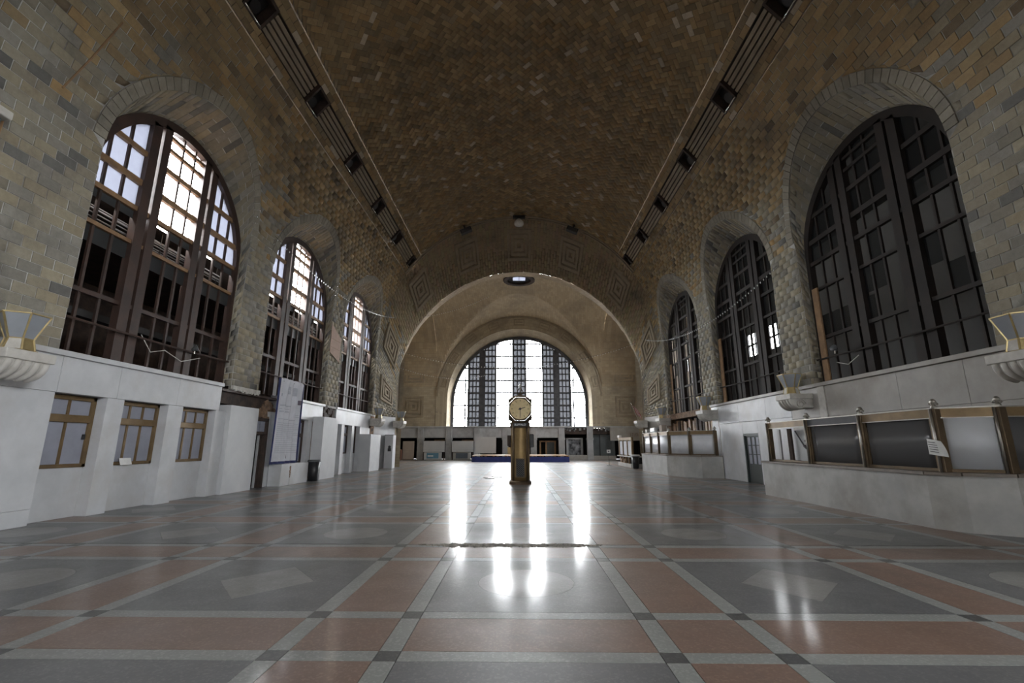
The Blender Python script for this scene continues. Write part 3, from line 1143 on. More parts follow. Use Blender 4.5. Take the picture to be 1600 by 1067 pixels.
# ------------------------------------------------------------------ side windows
def side_window(sx, yc, name, left):
    root = struct(bpy.data.objects.new(name, None))
    COL.objects.link(root)
    zb = LEDGE + 0.02
    ST = 'steel' if left else 'steel_shade'
    X = sx * XW

    def top(dy):
        return SP_IN + math.sqrt(max(0.02, (WR - .05) ** 2 - dy * dy))

    def bx(nm, y0, y1, z0, z1, d, mat, dx=0.0):
        m = MB()
        xa, xb = X + dx - d / 2, X + dx + d / 2
        m.box(xa, xb, yc + y0, yc + y1, z0, z1)
        return m.build(nm, mat, root)
    # arched steel rim
    n = 44
    path = [(-WR, zb)] + [(-WR * math.cos(PI * i / n), SP_IN + WR * math.sin(PI * i / n)) for i in range(n + 1)] + [(WR, zb)]
    vs = []
    for y, z in path:
        if z <= SP_IN:
            d = (-1 if y < 0 else 1, 0)
        else:
            L = math.hypot(y, z - SP_IN)
            d = (y / L, (z - SP_IN) / L)
        for r, dx in ((0.1, -.1), (-.17, -.1), (-.17, .1), (0.1, .1)):
            vs.append((X + dx, yc + y + d[0] * r, z + d[1] * r))
    N = len(path)
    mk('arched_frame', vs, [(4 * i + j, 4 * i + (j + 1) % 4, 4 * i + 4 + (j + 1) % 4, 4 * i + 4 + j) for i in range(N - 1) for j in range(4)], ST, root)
    for y0, y1 in ((-1.46, -1.16), (-1.06, -.78), (.70, .98), (1.08, 1.36)):
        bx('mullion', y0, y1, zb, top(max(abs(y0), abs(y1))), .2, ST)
    thin = [-2.52, -1.98, -.2, .30, 1.82, 2.36]
    for y in thin:
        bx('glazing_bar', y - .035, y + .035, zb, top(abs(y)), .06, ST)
    spans = [(-WR + .1, -1.46), (-1.16, -1.06), (-.78, .70), (.98, 1.08), (1.36, WR - .1)]
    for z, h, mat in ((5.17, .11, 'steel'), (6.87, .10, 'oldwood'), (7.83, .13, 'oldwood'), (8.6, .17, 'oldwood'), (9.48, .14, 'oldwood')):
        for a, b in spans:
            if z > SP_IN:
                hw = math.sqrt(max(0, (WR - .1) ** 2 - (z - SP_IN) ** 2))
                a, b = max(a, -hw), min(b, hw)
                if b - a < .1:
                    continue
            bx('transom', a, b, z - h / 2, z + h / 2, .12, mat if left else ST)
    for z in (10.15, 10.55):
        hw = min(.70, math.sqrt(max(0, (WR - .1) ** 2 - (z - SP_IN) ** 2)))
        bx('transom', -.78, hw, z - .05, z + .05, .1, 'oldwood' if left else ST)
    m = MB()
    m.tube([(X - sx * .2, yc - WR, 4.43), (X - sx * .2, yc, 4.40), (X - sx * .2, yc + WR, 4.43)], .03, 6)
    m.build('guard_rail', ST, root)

    def pane(y0, y1, z0, z1, mat, dx=0.03):
        """pane clipped by the arch"""
        K = 5
        pts = []
        ys = [y0 + (y1 - y0) * k / K for k in range(K + 1)]
        lo = [(y, z0) for y in ys if top(y) > z0 + .02]
        if len(lo) < 2:
            return
        hi = [(y, min(z1, top(y))) for y, _ in reversed(lo)]
        mm = MB()
        mm.prism([(yc + y, z) for y, z in lo + hi], 'x', X + sx * dx, X + sx * (dx + .012))
        mm.build('pane', mat, root)
    zrow = [7.83, 8.6, 9.48, 10.9]
    ysL = [-WR + .1, -2.52, -1.98, -1.46]
    ysR = [1.36, 1.82, 2.36, WR - .1]
    ysC = [-.78, -.2, .30, .70]
    if left:
        for zi in range(3):
            for ys in (ysL, ysR):
                for a, b in zip(ys[:-1], ys[1:]):
                    pane(a, b, zrow[zi] + .05, zrow[zi + 1] - .05, 'pane')
        for ys in (ysL, ysC, ysR):
            for a, b in zip(ys[:-1], ys[1:]):
                pane(a, b, 6.40, 6.82, 'pane_dirty')
                if RND.random() < .75:
                    pane(a, b, 7.55, 7.78, 'pane_dirty')
    else:
        rows = [5.17, 6.0, 6.87, 7.83, 8.6, 9.48, 10.9]
        for zi in range(6):
            for ys in (ysL, ysC, ysR):
                for a, b in zip(ys[:-1], ys[1:]):
                    if RND.random() < (.75 if zi > 2 else .35):
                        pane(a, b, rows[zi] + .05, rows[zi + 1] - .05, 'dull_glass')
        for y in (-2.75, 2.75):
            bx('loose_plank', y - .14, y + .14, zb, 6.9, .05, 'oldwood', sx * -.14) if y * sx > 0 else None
    return root


for i, yc in enumerate(WC):
    side_window(-1, yc, 'window_%d' % (i + 1), True)
    side_window(1, yc, 'window_%d' % (i + 4), False)

# venetian slats hanging behind the left windows
for i, yc in enumerate(WC):
    b = thing('torn_blind', ['torn slatted blind behind the arched window over the bronze-framed ticket windows', 'torn slatted blind behind the middle arched window above the hanging banner',
              'torn slatted blind behind the narrow-looking arched window by the pink poster'][i], 'blind', (-10.75, yc, 0))
    for k in range(9):
        m = MB()
        a = RND.uniform(-.05, .05)
        m.bar((RND.uniform(-.05, .05), -2.85, 6.98 + k * .065 + a), (RND.uniform(-.05, .05), 2.85, 6.98 + k * .065 - a), .05, .012)
        m.build('slat', 'board', b)
    for y in (-2.6, 0, 2.6):
        MB().bar((0, y, 6.9), (0, y, 7.85), .015).build('cord', 'wire', b)

# dark annexes outside the side windows
def room(name, x0, x1, y0, y1, z0, z1, skip, mat='dark'):
    m = MB()
    m.box(x0, x1, y0, y1, z0, z1)
    faces = {'-z': 0, '+z': 1, '-y': 2, '+y': 3, '-x': 4, '+x': 5}
    m.f = [f for k, f in enumerate(m.f) if k not in [faces[s] for s in skip]]
    return struct(m.build(name, mat))


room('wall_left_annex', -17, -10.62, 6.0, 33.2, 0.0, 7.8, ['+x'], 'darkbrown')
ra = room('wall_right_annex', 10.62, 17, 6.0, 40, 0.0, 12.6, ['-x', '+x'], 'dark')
# far wall of the right annex has a strip of daylight windows
for (y0, y1, z0, z1) in ((6.0, 28.6, 0, 12.6), (33.9, 40, 0, 12.6), (28.6, 33.9, 0, 7.9), (28.6, 33.9, 9.5, 12.6)):
    m = MB()
    m.box(16.95, 17.05, y0, y1, z0, z1)
    m.build('outer_wall', 'dark', ra)
m = MB()
for y in lin(28.6, 33.9, 9):
    m.box(16.93, 17.07, y - .06, y + .06, 7.9, 9.5)
m.box(16.93, 17.07, 28.6, 33.9, 8.65, 8.75)
m.build('window_bars', 'dark', ra)
m = MB()
for k in range(5):
    m.box(-14.5 + k * .5, -14.3 + k * .5, 9, 33, 5.6 - .12 * k, 5.8 - .12 * k)
m.build('duct', 'ground', None).name = 'annex_duct'
o = bpy.data.objects['annex_duct']
tag(o, 'dark stepped duct in the annex behind the left windows', 'duct')
struct(mk('ground', [(-200, -200, -.35), (200, -200, -.35), (200, 200, -.35), (-200, 200, -.35)], [(0, 1, 2, 3)], 'ground'))

# ------------------------------------------------------------------ floor
PX = [1.11, 2.01]
PER = 3.12
YS0 = 4.03                    # first cross strip


def build_floor():
    base = struct(mk('floor', [(-14.2, -12, -.012), (14.2, -12, -.012), (14.2, 56, -.012), (-14.2, 56, -.012)], [(0, 1, 2, 3)], 'grout'))
    cx = 0.03
    xs = []
    for k in range(-5, 6):
        xs += [cx + k * PER - 1.11, cx + k * PER + 1.11]
    ys = []
    for k in range(-6, 17):
        ys += [YS0 + k * PER, YS0 + k * PER + 0.89]
    hw, g = 0.09, 0.003
    kinds = {}

    def piece(kind, mat, poly):
        kinds.setdefault((kind, mat), []).append(poly)
    XL = 14.1

    def rect(a0, a1, b0, b1):
        a0, a1 = max(-XL, a0), min(XL, a1)
        b0, b1 = max(-11.9, b0), min(55.9, b1)
        if a1 - a0 < .02 or b1 - b0 < .02:
            return None
        return [(a0 + g, b0 + g), (a1 - g, b0 + g), (a1 - g, b1 - g), (a0 + g, b1 - g)]
    for i in range(len(xs)):
        for j in range(len(ys)):
            r = rect(xs[i] - hw, xs[i] + hw, ys[j] - hw, ys[j] + hw)
            if r:
                piece('junction_square', 't_black', r)
            if i + 1 < len(xs):
                r = rect(xs[i] + hw, xs[i + 1] - hw, ys[j] - hw, ys[j] + hw)
                if r:
                    piece('divider_strip', 't_light', r)
            if j + 1 < len(ys):
                r = rect(xs[i] - hw, xs[i] + hw, ys[j] + hw, ys[j + 1] - hw)
                if r:
                    piece('divider_strip', 't_light', r)
            if i + 1 < len(xs) and j + 1 < len(ys):
                r = rect(xs[i] + hw, xs[i + 1] - hw, ys[j] + hw, ys[j + 1] - hw)
                if not r:
                    continue
                big_x = (i % 2 == 0)
                big_y = (j % 2 == 1)
                if big_x and big_y:
                    mx, my_ = (xs[i] + xs[i + 1]) / 2, (ys[j] + ys[j + 1]) / 2
                    kx = round((mx - cx) / PER)
                    ky = round((my_ - (YS0 + .89 + 1.115)) / PER)
                    if abs(mx) > 10.5:
                        piece('grey_panel', 't_dark', r)
                        continue
                    if (kx + ky) % 2 == 0:
                        med = [(mx + .57 * math.cos(2 * PI * q / 24), my_ + .57 * math.sin(2 * PI * q / 24)) for q in range(24)]
                    else:
                        med = [(mx + .57 * c, my_ + .66 * s) for c, s in ((1, 0), (.05, 1), (-1, 0), (-.05, -1))]
                    piece('medallion', 't_pale', med)
                    piece('grey_panel', 't_dark', ('hole', r, med))
                else:
                    piece('red_panel', 't_red', r)
    for (kind, mat), polys in kinds.items():
        def key(p):
            q = p[1] if p[0] == 'hole' else p
            x = sum(a for a, b in q) / len(q)
            y = sum(b for a, b in q) / len(q)
            d = math.hypot(x, y)
            return (0 if (y > 2.5 and abs(x) < y * 1.2 + 1) else 1000) + d
        polys.sort(key=key)
        rest = MB()
        for k, p in enumerate(polys):
            m = rest if k >= 300 else MB()
            t0, t1 = -.012, 0.0
            if p[0] == 'hole':
                _, r, med = p
                n = len(med)
                # outer ring sampled to match the medallion
                mx = sum(a for a, b in med) / n
                myy = sum(b for a, b in med) / n
                fine = []
                if n == 4:
                    med2 = []
                    for q in range(4):
                        a, b = med[q], med[(q + 1) % 4]
                        med2 += [(a[0] + (b[0] - a[0]) * t / 6, a[1] + (b[1] - a[1]) * t / 6) for t in range(6)]
                else:
                    med2 = med
                sc = 1.006
                inner = [(mx + (a - mx) * sc, myy + (b - myy) * sc) for a, b in med2]
                hx, hy = (r[1][0] - r[0][0]) / 2, (r[2][1] - r[1][1]) / 2
                px, py = (r[1][0] + r[0][0]) / 2, (r[2][1] + r[1][1]) / 2
                outer = []
                for q in range(24):
                    an = 2 * PI * q / 24
                    c, s = math.cos(an), math.sin(an)
                    f = 1 / max(abs(c), abs(s))
                    outer.append((px + c * f * hx, py + s * f * hy))
                vs = [(a, b, t1) for a, b in inner] + [(a, b, t1) for a, b in outer] + [(a, b, t0) for a, b in outer]
                fs = []
                for q in range(24):
                    w = (q + 1) % 24
                    fs += [(q, 24 + q, 24 + w, w), (24 + q, 48 + q, 48 + w, 24 + w)]
                m.add(vs, fs)
            else:
                m.prism(p, 'z', t1, t0) if False else m.add([(a, b, t1) for a, b in p] + [(a, b, t0) for a, b in p],
                        [tuple(range(len(p)))] + [(q, q + len(p), (q + 1) % len(p) + len(p), (q + 1) % len(p)) for q in range(len(p))])
            if k < 300:
                m.build(kind, mat, base)
        if rest.v:
            o = rest.build(kind + '_field', mat, base)
            o['kind'] = 'stuff'
    # broken expansion joint across the floor
    m = MB()
    pts = []
    n = 120
    for i in range(n + 1):
        x = -1.7 + 3.0 * i / n
        y = 8.10 + RND.uniform(-.03, .03)
        w = (.14 + RND.uniform(-.05, .06)) * min(1, 6 * i / n, 6 * (n - i) / n)
        pts.append((x, y, w))
    vs, fs = [], []
    for x, y, w in pts:
        vs += [(x, y - w, .001), (x, y - w * .3, .006 + RND.uniform(0, .014)), (x, y + w * .4, .006 + RND.uniform(0, .016)), (x, y + w, .001)]
    fs = [(4 * i + j, 4 * i + 4 + j, 4 * i + 5 + j, 4 * i + 1 + j) for i in range(n) for j in range(3)]
    m.add(vs, fs)
    m.build('broken_joint', 'crack', base)
    m = MB()
    for a, b in ((-10, -1.6), (1.2, 9.2)):
        k = 60
        vs, fs = [], []
        for i in range(k + 1):
            x = a + (b - a) * i / k
            y = 8.16 + .02 * math.sin(i * 1.7) + RND.uniform(-.012, .012)
            w = RND.uniform(.004, .016)
            vs += [(x, y - w, .0015), (x, y + w, .0015)]
        fs = [(2 * i, 2 * i + 2, 2 * i + 3, 2 * i + 1) for i in range(k)]
        m.add(vs, fs)
    m.build('joint_crack', 'grout', base)
    return base


floor = build_floor()

# ------------------------------------------------------------------ lower walls of the hall
MBX = lambda *a: MB().box(*a)


def lower_left():
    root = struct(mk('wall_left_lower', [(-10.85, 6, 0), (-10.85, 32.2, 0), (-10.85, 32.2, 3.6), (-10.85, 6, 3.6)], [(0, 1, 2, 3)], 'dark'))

    def slab(y0, y1, z0, z1, face=-10.0, mat='marble', nm='marble_slab', t=.45):
        return MBX(face - t, face, y0, y1, z0, z1).build(nm, mat, root, bevel=.008)
    slab(6.6, 9.8, 0, .32)
    slab(6.6, 9.8, .325, 2.71)
    slab(6.6, 9.82, 2.715, 3.5)
    for y0, y1 in ((11.1, 11.6), (13.1, 13.7), (15.2, 15.75)):
        slab(y0, y1, 0, 2.71)
    for y0, y1 in ((9.83, 11.35), (11.355, 13.4), (13.405, 15.37)):
        slab(y0, y1, 2.715, 3.5)
    for y0, y1 in ((9.8, 11.1), (11.6, 13.1), (13.7, 15.2)):
        slab(y0, y1, 0, 1.1, -10.28, t=.2)
    slab(18.62, 19.05, 0, 2.9, -10.0)
    slab(19.05, 20.75, 0, 3.5, -10.05)
    slab(20.7, 23.6, 2.75, 3.5)
    slab(22.05, 22.5, 0, 2.75)
    slab(20.75, 22.05, 0, .8, -10.1, t=.3)
    slab(25.35, 31.3, 2.72, 3.5)
    for y0, y1 in ((26.3, 26.75), (27.95, 28.35), (29.35, 31.3)):
        slab(y0, y1, 0, 2.72)
    for y0, y1 in ((25.2, 26.3), (26.75, 27.95), (28.35, 29.35)):
        slab(y0, y1, 0, 1.1, -10.25, t=.2)
    slab(31.3, 32.1, 0, 3.5, -9.98, 'rubble', 'bare_masonry')
    slab(23.6, 25.3, 0, 3.5, -10.3, 'rubble', 'bare_masonry', .2)
    slab(15.75, 17.6, 0, 2.95, -10.32, 'darkbrown', 'bare_masonry', .2)
    led = struct(MBX(-10.45, -9.93, 6.6, 15.38, 3.5, 3.62).build('trim_5', 'marble', None, bevel=.015))
    for k, (y0, y1) in enumerate(((19.3, 23.7), (25.3, 31.35))):
        struct(MBX(-10.45, -9.93, y0, y1, 3.5, 3.62).build('trim_%d' % (6 + k), 'marble', None, bevel=.015))
    # exposed steel lintel and broken plaster
    MBX(-10.35, -10.12, 15.38, 18.4, 2.98, 3.42).build('steel_lintel', 'darkbrown', root)
    MBX(-10.4, -10.0, 15.38, 19.3, 3.38, 3.46).build('steel_flange', 'steel', root)
    m = MB()
    for k in range(26):
        y = 15.9 + k * .066
        m.box(-10.12 - RND.uniform(0, .1), -9.96, y, y + RND.uniform(.04, .1), 3.52 - RND.uniform(0, .1), 3.62)
    m.build('broken_plaster', 'stone', root)
    m = MB()
    for k in range(22):
        y = 18.1 + RND.uniform(0, .9)
        z = 2.45 + RND.uniform(0, .8)
        s_ = RND.uniform(.06, .16)
        mt = Matrix.Translation((-10.1 - RND.uniform(0, .15), y, z)) @ Matrix.Rotation(RND.uniform(-.4, .4), 4, 'X')
        m.box(-s_ * .6, s_ * .6, -s_, s_, -s_ * .7, s_ * .7, mt)
    m.build('broken_masonry', 'rubble', root)
    for (ya, yb, z0, z1) in ((23.75, 25.25, 2.95, 3.5), (30.9, 32.2, 2.4, 3.2)):
        m = MB()
        for k in range(26):
            y = RND.uniform(ya, yb)
            z = RND.uniform(z0, z1)
            s_ = RND.uniform(.08, .2)
            mt = Matrix.Translation((-10.05 - RND.uniform(0, .12), y, z)) @ Matrix.Rotation(RND.uniform(-.2, .2), 4, 'X')
            m.box(-s_ * .6, s_ * .6, -s_, s_, -s_ * .5, s_ * .5, mt)
        m.build('broken_masonry', 'darkbrown', root)
    return root


lower_left_wall = lower_left()


def ticket_window(y0, y1, z0, z1, x, label, mat, rail, npan, group=None):
    """bronze sash: transom lights above, taller lights below"""
    t = thing('ticket_window', label, 'window', (x, (y0 + y1) / 2, z0), 0, group)
    hw, h = (y1 - y0) / 2, z1 - z0
    f = .1
    m = MB()
    m.box(-.04, .06, -hw, -hw + f, 0, h).box(-.04, .06, hw - f, hw, 0, h).box(-.04, .06, -hw, hw, 0, f * .8).box(-.04, .06, -hw, hw, h - f, h)
    m.build('frame', mat, t, bevel=.01)
    MBX(-.03, .075, -hw + f, hw - f, rail, rail + .17).build('transom_rail', mat, t, bevel=.01)
    for k in range(1, npan):
        y = -hw + f + (2 * hw - 2 * f) * k / npan
        MBX(-.02, .04, y - .025, y + .025, f * .8, rail).build('mullion', mat, t)
        MBX(-.02, .04, y - .025, y + .025, rail + .17, h - f).build('mullion', mat, t)
    for k in range(npan):
        a = -hw + f + (2 * hw - 2 * f) * k / npan
        b = -hw + f + (2 * hw - 2 * f) * (k + 1) / npan
        MBX(-.01, .005, a, b, f * .8, rail).build('pane', 'curtain_pane', t)
        MBX(-.01, .005, a, b, rail + .17, h - f).build('pane', 'curtain_pane', t)
    return t


tw = ticket_window(9.8, 11.1, 1.1, 2.7, -10.3, 'bronze-framed ticket window with a dark latch, two lights wide, beside the stone lamp bracket', 'bronze', 1.0, 2)
MBX(.06, .1, .42, .47, .62, .74).build('latch', 'black', tw)
tw = ticket_window(11.6, 13.1, 1.1, 2.7, -10.3, 'bronze-framed ticket window with a small white notice on its sill', 'bronze', 1.0, 3)
ticket_window(13.7, 15.2, 1.1, 2.7, -10.3, 'bronze-framed ticket window next to the tall white box, no notice', 'bronze', 1.0, 3)
m = MB()
m.add([(-10.16, 12.0, 1.10), (-10.16, 12.36, 1.10), (-10.22, 12.36, 1.27), (-10.22, 12.0, 1.27), (-10.17, 12.0, 1.10), (-10.17, 12.36, 1.10), (-10.23, 12.36, 1.27), (-10.23, 12.0, 1.27)],
      [(0, 1, 2, 3), (7, 6, 5, 4), (0, 4, 5, 1), (1, 5, 6, 2), (2, 6, 7, 3), (3, 7, 4, 0)])
nt_ = m.build('notice', 'paper')
tag(nt_, 'small white paper notice propped on a ticket window sill', 'notice')
for k in range(3):
    MBX(-.001, .001, .05, .31 - .05 * k, .035 + .04 * k, .045 + .04 * k).build('line', 'ink', nt_).matrix_local = Matrix.Translation((-10.163 - .0146 * k, 12.0, 1.10 )) @ Matrix.Rotation(-.34, 4, 'Y')
ticket_window(20.8, 22.05, .8, 2.7, -10.25, 'dark framed window behind the grey bin, beside the banner', 'steel', 1.15, 3)
ticket_window(25.2, 26.3, 1.1, 2.72, -10.3, 'dark ticket window half hidden by a white box, left of its marble pier', 'steel', 1.0, 2)
ticket_window(26.75, 27.95, 1.1, 2.72, -10.3, 'dark ticket window between two narrow marble piers', 'steel', 1.0, 2)
ticket_window(28.35, 29.35, 1.1, 2.72, -10.3, 'dark ticket window beside the shorter white box', 'steel', 1.0, 2)

# open doorway with transom left of the banner
d = thing('door_frame', 'dark open doorway with a small glazed transom left of the banner', 'doorway', (-10.1, 18.1, 0))
m = MB()
m.box(-.1, .08, -.52, -.4, 0, 2.6).box(-.1, .08, .36, .5, 0, 2.6).box(-.1, .08, -.52, .5, 1.98, 2.1).box(-.1, .08, -.52, .5, 2.5, 2.62)
m.build('frame', 'darkbrown', d)
MBX(-.02, .0, -.4, -.02, 2.1, 2.5).build('pane', 'curtain_pane', d)
MBX(-.02, .0, .03, .36, 2.1, 2.5).build('pane', 'curtain_pane', d)
MBX(-.12, -.06, .12, .2, 0, 1.98).build('door_edge', 'conc', d)
MBX(-.14, -.06, .2, .36, 0, 1.98).build('door_leaf', 'darkbrown', d)


# white cover boxes along the left wall
def white_box(x0, x1, y0, y1, h, label, emblem=False, cap=False):
    t = thing('white_box', label, 'box', ((x0 + x1) / 2, (y0 + y1) / 2, 0), 0)
    hx, hy = (x1 - x0) / 2, (y1 - y0) / 2
    MBX(-hx, hx, -hy, -hy + .03, 0, h).build('end_panel', 'white_box', t)
    MBX(-hx, hx, hy - .03, hy, 0, h).build('end_panel', 'white_box', t)
    MBX(hx - .03, hx, -hy + .03, hy - .03, 0, h).build('front_panel', 'white_box', t)
    MBX(-hx, hx - .03, -hy + .03, hy - .03, h - .04, h - .005).build('top_panel', 'white_box', t)
    if cap:
        MBX(-hx - .01, hx + .01, -hy - .01, hy + .01, h, h + .03).build('dark_cap', 'black', t)
    if emblem:
        mm = MB()
        mm.disc((.06, -hy - .003, h * .64), .1, 'y', 16, .003)
        mm.box(-.06, .18, -hy - .006, -hy, h * .64 - .30, h * .64 - .08)
        mm.build('black_emblem', 'ink', t)
    return t


white_box(-10.28, -9.86, 15.77, 17.5, 2.93, 'tall white box standing between the bronze ticket windows and the doorway')
white_box(-9.98, -9.45, 22.5, 24.3, 2.93, 'tall white box standing behind the dark grey bin')
white_box(-9.98, -9.25, 29.25, 31.28, 2.25, 'white box without any emblem beside the dark ticket windows, shorter than the others')
white_box(-9.5, -8.92, 33.25, 34.0, 2.27, 'white box with a black emblem on its front', True, True)

lb = thing('low_plinth', 'low white marble plinth with a broken joint under the banner', 'plinth', (-9.72, 20.1, 0))
MBX(-.25, .26, -1.25, -.52, 0, .84).build('plinth_block', 'marble', lb, bevel=.01)
MBX(-.25, .26, -.50, 1.15, 0, .84).build('plinth_block', 'marble', lb, bevel=.01)
m = MB()
for k in range(6):
    m.box(.24, .275, -.54 + RND.uniform(-.02, .02), -.48 + RND.uniform(0, .03), .3 + k * .07, .35 + k * .08)
m.build('chipped_joint', 'rubble', lb)


# hanging banner with gathered top
def banner():
    t = thing('hanging_banner', 'tall gathered white fabric banner with grey print and navy border', 'banner', (-9.62, 19.35, 0))
    W, zb, zt = 2.35, .86, 4.12
    nu, nv = 60, 40

    def P(u, v, o=0.0):
        y = -W / 2 + W * u * (1 - .06 * v) + .05 * v
        amp = .05 + .11 * v ** 2
        x = amp * math.sin(u * 5 * 2 * PI) + .02 * math.sin(u * 17 + v * 3) + o
        scallop = .34 * (abs(math.cos(u * 5 * PI)) - .6) * max(0, (v - .8) / .2) ** 1.5
        return (x, y, zb + (zt - zb) * v + scallop)

    def sheet(nm, mat, u0, u1, v0, v1, off, n1=nu, n2=nv):
        V = [P(u0 + (u1 - u0) * i / n1, v0 + (v1 - v0) * j / n2, off) for i in range(n1 + 1) for j in range(n2 + 1)]
        Fq = [(i * (n2 + 1) + j, (i + 1) * (n2 + 1) + j, (i + 1) * (n2 + 1) + j + 1, i * (n2 + 1) + j + 1) for i in range(n1) for j in range(n2)]
        o = mk(nm, V, Fq, mat, t, True)
        return o
    sheet('cloth', 'cloth', .02, .95, .03, 1, 0)
    sheet('border', 'navy', .95, 1.0, 0, .99, 0, 4, 30)
    sheet('border', 'navy', 0, .02, .0, .99, 0, 2, 30)
    sheet('border', 'navy', .02, .95, 0, .03, 0, 50, 2)
    for u0, u1, v0, v1, mt in ((.26, .42, .89, .93, 'print'), (.26, .42, .85, .885, 'print'), (.55, .63, .84, .93, 'print'), (.70, .77, .72, .80, 'print_dk'), (.69, .75, .83, .90, 'print_dk'),
                               (.80, .90, .74, .80, 'print_dk'), (.14, .2, .82, .85, 'print'), (.08, .5, .66, .67, 'print'), (.08, .28, .70, .715, 'print'), (.34, .5, .695, .71, 'print'),
                               (.08, .46, .625, .64, 'print'), (.62, .88, .6, .606, 'print'), (.62, .88, .575, .581, 'print'), (.08, .46, .535, .545, 'print'), (.55, .7, .53, .54, 'print')):
        sheet('print', mt, u0, u1, v0, v1, .006, 10, 3)
    for k in range(16):
        v = .13 + k * .024
        sheet('print', 'print', .14, .85 - .1 * (k % 3 == 2), v, v + .005, .005, 24, 1)
    V = [P(.42, .06, .012), P(.58, .06, .012), P(.50, .12, .012)]
    mk('emblem', V, [(0, 1, 2)], 'print_dk', t)
    m = MB()
    m.tube([(0, -W / 2, zt + .02), (0, W / 2 - .1, zt + .02)], .012, 6)
    m.build('rod', 'wire', t)


banner()


def bin_(x, y, label, lid, bag):
    t = thing('trash_bin', label, 'bin', (x, y, 0))
    m = MB()
    m.lathe([(.20, 0), (.26, .84)], 20)
    m.build('body', 'black', t, True)
    m = MB()
    m.lathe([(.285, .84), (.29, .87), (.285, .92), (.26, .93), (.24, .9)], 20)
    m.build('rim', lid, t, True)
    if bag:
        m = MB()
        pr = [(.27 + .05 * math.cos(a), .88 + .06 * math.sin(a)) for a in [2 * PI * i / 8 for i in range(9)]]
        m.lathe(pr, 14)
        m.f = m.f[:-2]
        m.build('bag_edge', 'plastic_white', t, True)


bin_(-9.42, 21.75, 'dark grey trash bin with a lid next to a tall white box', 'binlid', False)
bin_(8.03, 33.3, 'black trash bin with a white bag edge beside the kiosk', 'black', True)


# ------------------------------------------------------------------ right lower wall
def lower_right():
    root = struct(mk('wall_right_lower', [(10.5, 6, 0), (10.5, 32.2, 0), (10.5, 32.2, 3.6), (10.5, 6, 3.6)], [(3, 2, 1, 0)], 'dark'))

    def slab(y0, y1, z0, z1, face=10.0, mat='marble_r', nm='marble_slab', t=.3):
        return MBX(face, face + t, y0 + .003, y1 - .003, z0 + .003, z1 - .003).build(nm, mat, root, bevel=.006)
    for y0, y1 in ((6.6, 8.3), (8.3, 10.5), (10.5, 12.4), (12.4, 15.35), (15.7, 17.4)):
        slab(y0, y1, 0, 2.5)
        slab(y0, y1, 2.5, 3.5)
    slab(15.35, 15.7, 0, 2.45, 9.97, 'marble')
    slab(15.35, 15.7, 2.45, 3.5, 9.96, 'stone')
    for y0, y1 in ((17.4, 20.0), (21.35, 23.5), (23.5, 24.6)):
        slab(y0, y1, 0, 2.6, mat='marble')
    for y0, y1 in ((17.4, 19.2), (19.2, 21.6), (21.6, 24.6)):
        slab(y0, y1, 2.6, 3.5, mat='marble')
    slab(20.0, 21.35, 2.07, 2.6, mat='marble')
    struct(MBX(9.92, 10.45, 6.6, 24.7, 3.5, 3.62).build('trim_8', 'marble_r', None, bevel=.015))
    slab(24.6, 32.1, 0, 2.35, 10.1, 'rubble', 'bare_masonry')
    slab(24.6, 31.2, 3.2, 3.55, 10.0, 'rubble', 'bare_masonry')
    slab(31.2, 32.1, 2.35, 3.55, 9.98, 'rubble', 'bare_masonry')
    # hollow terracotta blocks showing behind the missing marble
    y = 24.75
    while y < 31:
        w = RND.uniform(.16, .3)
        MBX(10.02 + RND.uniform(0, .12), 10.3, y, y + w, 2.36, 3.15 - RND.uniform(0, .25)).build('terracotta_block', RND.choice(['rubble', 'oldwood', 'darkbrown']), root)
        y += w + RND.uniform(.05, .18)
    return root


lower_right_wall = lower_right()

# green door
d = thing('green_door', 'dark green door with tall narrow glazed panels in the marble wall', 'door', (10.12, 20.68, 0))
MBX(-.05, .05, -.66, .66, 0, 2.05).build('leaf', 'green_door', d)
for y in (-.44, -.1, .28):
    MBX(-.07, -.05, y - .11, y + .11, .8, 1.18).build('pane', 'curtain_pane', d)
    MBX(-.07, -.05, y - .11, y + .11, 1.22, 1.56).build('pane', 'curtain_pane', d)
    MBX(-.07, -.05, y - .11, y + .11, 1.6, 1.92).build('pane', 'curtain_pane', d)
m = MB()
m.box(-.1, .06, -.68, -.6, 0, 2.07).box(-.1, .06, .6, .68, 0, 2.07).box(-.1, .06, -.6, .6, 1.98, 2.07)
m.build('door_frame', 'green_door', d)
m = MB()
m.tube([(9.94, 23.6, 0), (9.94, 23.6, 2.45), (9.9, 23.6, 2.5), (9.9, 23.55, 3.4)], .02, 8)
tag(m.build('wall_pipe', 'stone', None, True), 'thin pale pipe running up the marble wall near the green door', 'pipe')


